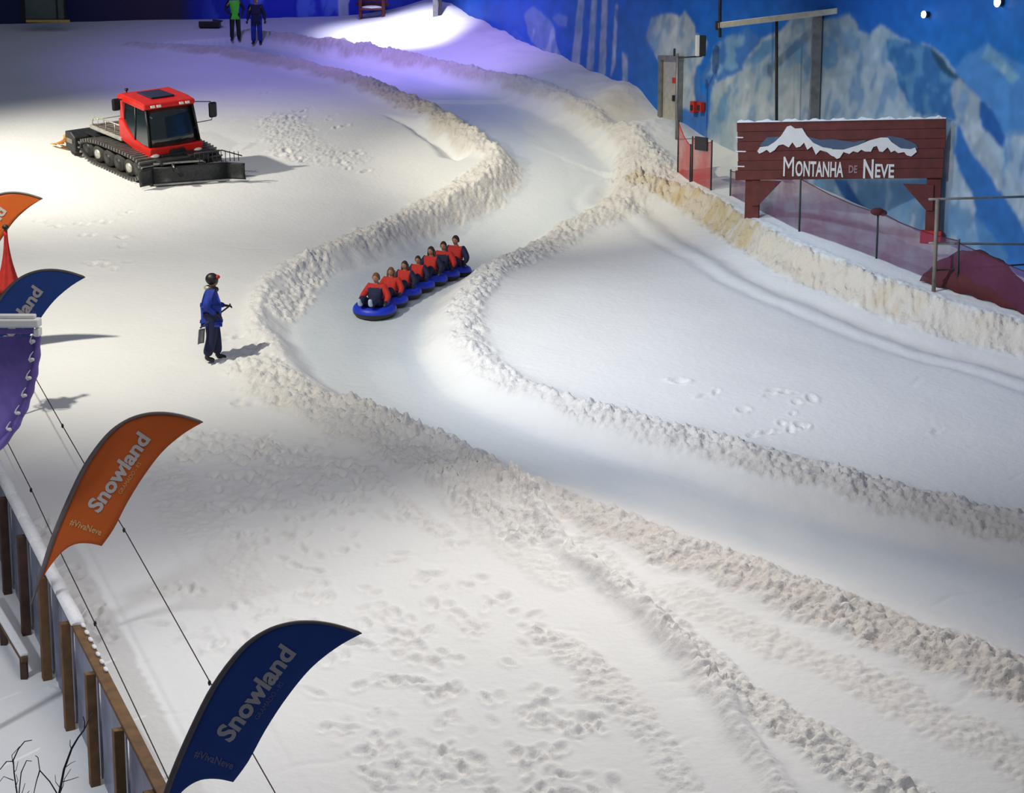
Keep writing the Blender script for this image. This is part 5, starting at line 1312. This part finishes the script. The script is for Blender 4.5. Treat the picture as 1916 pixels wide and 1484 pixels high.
tag(o, 'small bundle of dark red cloth tied to the top of the netting post', 'cloth')
# bright red net ahead of the sign
N1, N2, N3 = on(1268, 322), on(1291, 340), on(1330, 356)
RG2 = 'red netting by the doorway'
net_panel('red_net', N1, N2, 1.35, .95, 'net_near', 'tall narrow red net strip hanging from the pole by the doorway', 'netting', 2, group=RG2, postm='dark')
net_panel('red_net', N2+Vector((.05, .02, 0)), N3, 1.15, 1.25, 'net_near', 'red net with dark top edge left of the sign', 'netting', 2, group=RG2, postm='dark')
bx = N2.lerp(N3, .5); mb = MB(); mb.box((0, 0, 0), (.75, .05, .36), bev=.02); o = mb.build('dark_mat', 'dark'); o.location = (bx.x, bx.y-.06, bx.z+1.12)
o.rotation_euler = (0, 0, math.atan2(N3.y-N2.y, N3.x-N2.x)); tag(o, 'dark grey mat folded over the top of the red net', 'mat')
# dark red fallen net lying on the snow by the railing
A, B = on(1716, 530), on(1950, 600)
mb = MB(); mb.smooth = True; V = []
c0 = crest(1700, 538, .5, .35); c1 = crest(1960, 616, .5, .35)
for i in range(31):
    t_ = i/30; p = c0.lerp(c1, t_); h = .80*math.sin(math.pi*min(1, t_*1.25+.02))**.8*(1 if t_ < .8 else max(0, (1-t_)/.2))+.04
    for j in range(7):
        y = p.y+.55*j/6; x = p.x+.35*j/6; V.append((x-c0.x, y-c0.y, gz(x, y)-c0.z+.03+h*math.sin(math.pi/2*j/6)+.03*math.sin(i*1.3+j)))
mb.grid(V, 7, 31); o = mb.build('slumped_net', 'net_dense'); o.location = c0; o.modifiers.new('t', 'SOLIDIFY').thickness = .01
tag(o, 'dark red netting slumped in a heap below the railing', 'netting')
# grey pipe railing
def make_railing():
    a = crest(1738, 548, .55, .15); Yd = a.y
    top = at_Y(1738, 372, Yd); R_ = top.z-a.z
    o = empty('pipe_railing', a, 0, 'grey pipe railing with two rails at the right edge', 'railing')
    ex = at_Y(1990, 366, Yd+1.6)
    def L(v): return Vector(v)-a
    rails = [((1738, 373), (1990, 366)), ((1738, 455), (1990, 458)), ((1738, 507), (1990, 490))]
    for k, (p0, p1) in enumerate(rails):
        A_ = at_Y(p0[0], p0[1], Yd); B_ = at_Y(p1[0], p1[1], Yd+1.2); mb = MB(); mb.tube([L(A_), L(B_)], .026 if k < 2 else .02, 8); mb.build('rail', 'steel' if k < 2 else 'dark', o)
    mb = MB(); mb.tube([Vector((0, 0, -.1)), Vector((0, 0, R_))], .045, 10); mb.build('post', 'bed', o)
    B_ = at_Y(1980, 370, Yd+1.2); zg = gz(B_.x, B_.y); mb = MB(); mb.tube([L((B_.x, B_.y, zg-.1)), L(B_)], .04, 10); mb.build('post', 'steel', o)
make_railing()

# ------------------------------------------------------------------ things on the mural wall
def wall_frame(t, z, out=0.0):
    p = wall_pt(t); return Vector((p[0]+wn[0]*out, p[1]+wn[1]*out, z))
wrz = math.atan2(WD[1], WD[0])
def wall_obj(name, px, py, out, label, cat, group=None, tt=None):
    t_, z_ = wall_t_px(px, py); return empty(name, wall_frame(t_, z_, out), wrz, label, cat, group), t_, z_
# local frame of such an empty: x along the wall (towards the right of the picture), y = into the wall
t_, z_ = wall_t_px(1258, 230); t2_, zt = wall_t_px(1258, 112)
zb = min(z_, gz(*wall_pt(t_))-.05); H = zt-z_
d = empty('door_1', wall_frame(t_, z_, .0), wrz); d['kind'] = 'structure'; dw = 1.15
mb = MB(); mb.box((.0, -.06, H/2-.1), (dw-.2, .07, H+.2), bev=.01); leaf = mb.build('door_leaf', 'pale_steel', d)
mb = MB()
for sx_ in (-1, 1): mb.box((sx_*(dw/2), -.09, H/2-.1), (.16, .18, H+.25), bev=.01)
mb.box((0, -.09, H+.06), (dw+.2, .2, .14), bev=.01); mb.build('door_frame', 'steel', d)
mb = MB(); mb.box((.28, -.12, H*.40), (.10, .07, .18), bev=.01); mb.build('door_handle', 'black', leaf)
mb = MB(); mb.box((.28, -.10, H*.68), (.28, .015, .16)); mb.build('door_sticker', 'jred', leaf)
# pole with bracket arm and grey box
pp = on(1268, 262); Yp = pp.y
tp = at_Y(1268, 100, Yp)
o = empty('lamp_pole', (tp.x, Yp, pp.z), 0, 'thin grey pole with a side arm carrying a box-shaped lamp by the doorway', 'pole')
mb = MB(); mb.tube([(0, 0, -.1), (0, 0, tp.z-pp.z)], .035, 8); mb.build('pole', 'steel', o)
k_ = Yp/F
mb = MB(); mb.tube([(0, 0, (tp.z-pp.z)-8*k_), (45*k_, 0, (tp.z-pp.z)-5*k_)], .022, 6); mb.build('arm', 'dark', o)
mb = MB(); mb.box((42*k_, 0, (tp.z-pp.z)+14*k_), (18*k_, .26, 38*k_), bev=.02); mb.mat(1).box((36*k_, -.01, (tp.z-pp.z)+14*k_), (7*k_, .27, 38*k_), bev=.02); mb.build('lamp_box', ['dark', 'white'], o)
mb = MB(); mb.box((-6*k_, 0, (tp.z-pp.z)+2*k_), (4*k_, .1, 14*k_), bev=.01); mb.build('junction_box', 'dark', o)
# two fire extinguishers on the wall
for px, py, lab in ((1304, 200, 'small red box on the mural wall, nearer the doorway'), (1317, 200, 'small red box on the mural wall, right of its pair')):
    o, t_, z_ = wall_obj('extinguisher_box', px, py, .0, lab, 'box', 'red boxes on the mural wall')
    mb = MB(); mb.box((0, -.10, 0), (.24, .16, .34 if px == 1304 else .28), bev=.02); mb.build('case', 'jred', o)
    mb = MB(); mb.box((0, -.19, -.02), (.14, .02, .16), bev=.005); mb.build('window', 'black', o)
# steel gantry on the wall behind the sign
t0, z0 = wall_t_px(1523, 318); p = wall_pt(t0)
g = empty('wall_gantry', wall_frame(t0, z0, .0), 0, 'grey steel gantry with a long cross beam standing behind the sign', 'gantry'); G0 = g.location.copy(); Yg = float(p[1]+wn[1]*.35)
def GL(px, py, Y=None): return at_Y(px, py, Y or Yg)-G0
mb = MB(); a = GL(1523, 322); b = GL(1526, 24); mb.box((a+b)/2, (.24, .22, (b-a).length)); mb.build('post', 'steel', g)
mb = MB(); a = GL(1342, 48, Yg+1.6); b = GL(1612, 15, Yg-1.0); dd = b-a; rz_ = math.atan2(dd.y, dd.x); pt = math.atan2(dd.z, math.hypot(dd.x, dd.y))
mb.box((a+b)/2, (dd.length, .16, .15), Matrix.Rotation(rz_, 3, 'Z') @ Matrix.Rotation(-pt, 3, 'Y'), .01); bm_ = mb.build('beam', 'pale_steel', g)
for q_ in (a, b):
    mb = MB(); mb.box(q_, (.12, .22, .24), bev=.02); mb.build('end_cap', 'dark', bm_)
mb = MB(); mb.tube([GL(1453, 322, Yg+.6), GL(1453, 40, Yg+.6)], .042, 8); mb.build('rod', 'dark', g)
mb = MB(); mb.tube([GL(1347, 70, Yg+1.5), GL(1347, -40, Yg+1.5)], .045, 8); mb.build('rod', 'dark', g)
mb = MB(); mb.box((0, 0, .1), (.5, .5, .12)); mb.box((GL(1453, 318, Yg+.6)), (.2, .9, .08)); mb.build('bracket', 'steel', g)
# two added glowing discs imitating glass reflections over the mural
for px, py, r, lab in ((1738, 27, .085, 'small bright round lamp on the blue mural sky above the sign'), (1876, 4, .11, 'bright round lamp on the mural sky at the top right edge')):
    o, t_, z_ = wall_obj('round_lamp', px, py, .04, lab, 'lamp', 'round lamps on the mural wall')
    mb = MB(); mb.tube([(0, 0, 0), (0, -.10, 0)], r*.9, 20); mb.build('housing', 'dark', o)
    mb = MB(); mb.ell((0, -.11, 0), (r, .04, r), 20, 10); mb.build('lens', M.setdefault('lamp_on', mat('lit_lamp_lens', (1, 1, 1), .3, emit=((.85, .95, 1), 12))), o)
t_, z_ = wall_t_px(1888, 8); lp = wall_frame(t_, z_, .5); spot('mural_lamp_beam', (lp.x, lp.y, lp.z), tuple(wall_frame(t_+.0, z_-5, .0)), 60, (.75, .95, 1), 26, .8, .1)  # added spot imitating the beam of a glass reflection

# ------------------------------------------------------------------ top of the slope
# reddish wooden stand with snow on its seat
p = on(697, 32); s = p.y/F
o = empty('wooden_bench', (p.x, p.y-.1, p.z), 0, 'dark red wooden bench with snow on it by the back wall', 'bench')
mb = MB()
for k in range(3):
    mb.box(((0, .1, .50+.17*k)), ((60-5*k)*s, .07, .13), bev=.01)
mb.build('backrest', 'signred', o)
for sg in (-1, 1):
    mb = MB(); mb.box((sg*21*s, -.05, .32), (.12, .45, .68), bev=.01); mb.build('leg', 'signred', o)
mb = MB(); mb.box((0, -.15, .30), (42*s, .5, .08), bev=.01); mb.build('seat', 'signred', o)
mb = MB(); mb.smooth = True; mb.ell((0, -.16, .36), (20*s, .26, .09), 16, 8); mb.ell((0, .1, .92), (14*s, .12, .09), 14, 8); mb.build('snow_patch', 'snow_cap', o)
# low dark crate on the snow
p = on(393, 52); s = p.y/F
o = empty('dark_crate', (p.x, p.y, p.z), 0, 'low black crate lying on the snow left of the person in the green vest', 'crate')
mb = MB(); mb.box((0, 0, .13), (38*s, .5, .24), bev=.03); mb.build('body', 'black', o)
mb = MB(); mb.box((.3, .0, .27), (16*s, .42, .07), rot('Y', 6), .02); mb.build('lid', 'dark', o)
# grey square post
p = on(815, 30); o_ = Vector((p.x, p.y, p.z))
mb = MB(); mb.box((0, 0, 2.4), (.20, .20, 5.0), bev=.01); mb.mat(1).box((.18, .02, 2.4), (.12, .16, 5.0), bev=.01); o = mb.build('steel_post', ['steel', 'dark']); o.location = o_-Vector((0, 0, .1))
tag(o, 'square grey steel post standing by the back corner of the hall', 'post')
# doorway / window at the upper left
yb_ = 73.3
a = at_Y(86, 38, yb_-.1); s = yb_/F
wv = empty('window_1', a, 0); wv['kind'] = 'structure'
mb = MB(); mb.box((0, -.02, 1.2), (74*s, .08, 2.3), bev=.01); mb.build('window_pane', mat('greenish_pane', (.13, .17, .13), .3, var=.3, scale=1.2), wv)
mb = MB(); mb.box((-40*s, -.06, 1.2), (.14, .14, 2.5)); mb.box((37*s, -.06, 1.2), (.08, .12, 2.5)); mb.box((22*s, -.07, 1.2), (.05, .1, 2.4)); mb.build('window_frame', 'black', wv)
mb = MB(); mb.box((5*s, -.12, -.03), (78*s, .25, .10), bev=.01); mb.build('window_sill', 'yellow', wv)
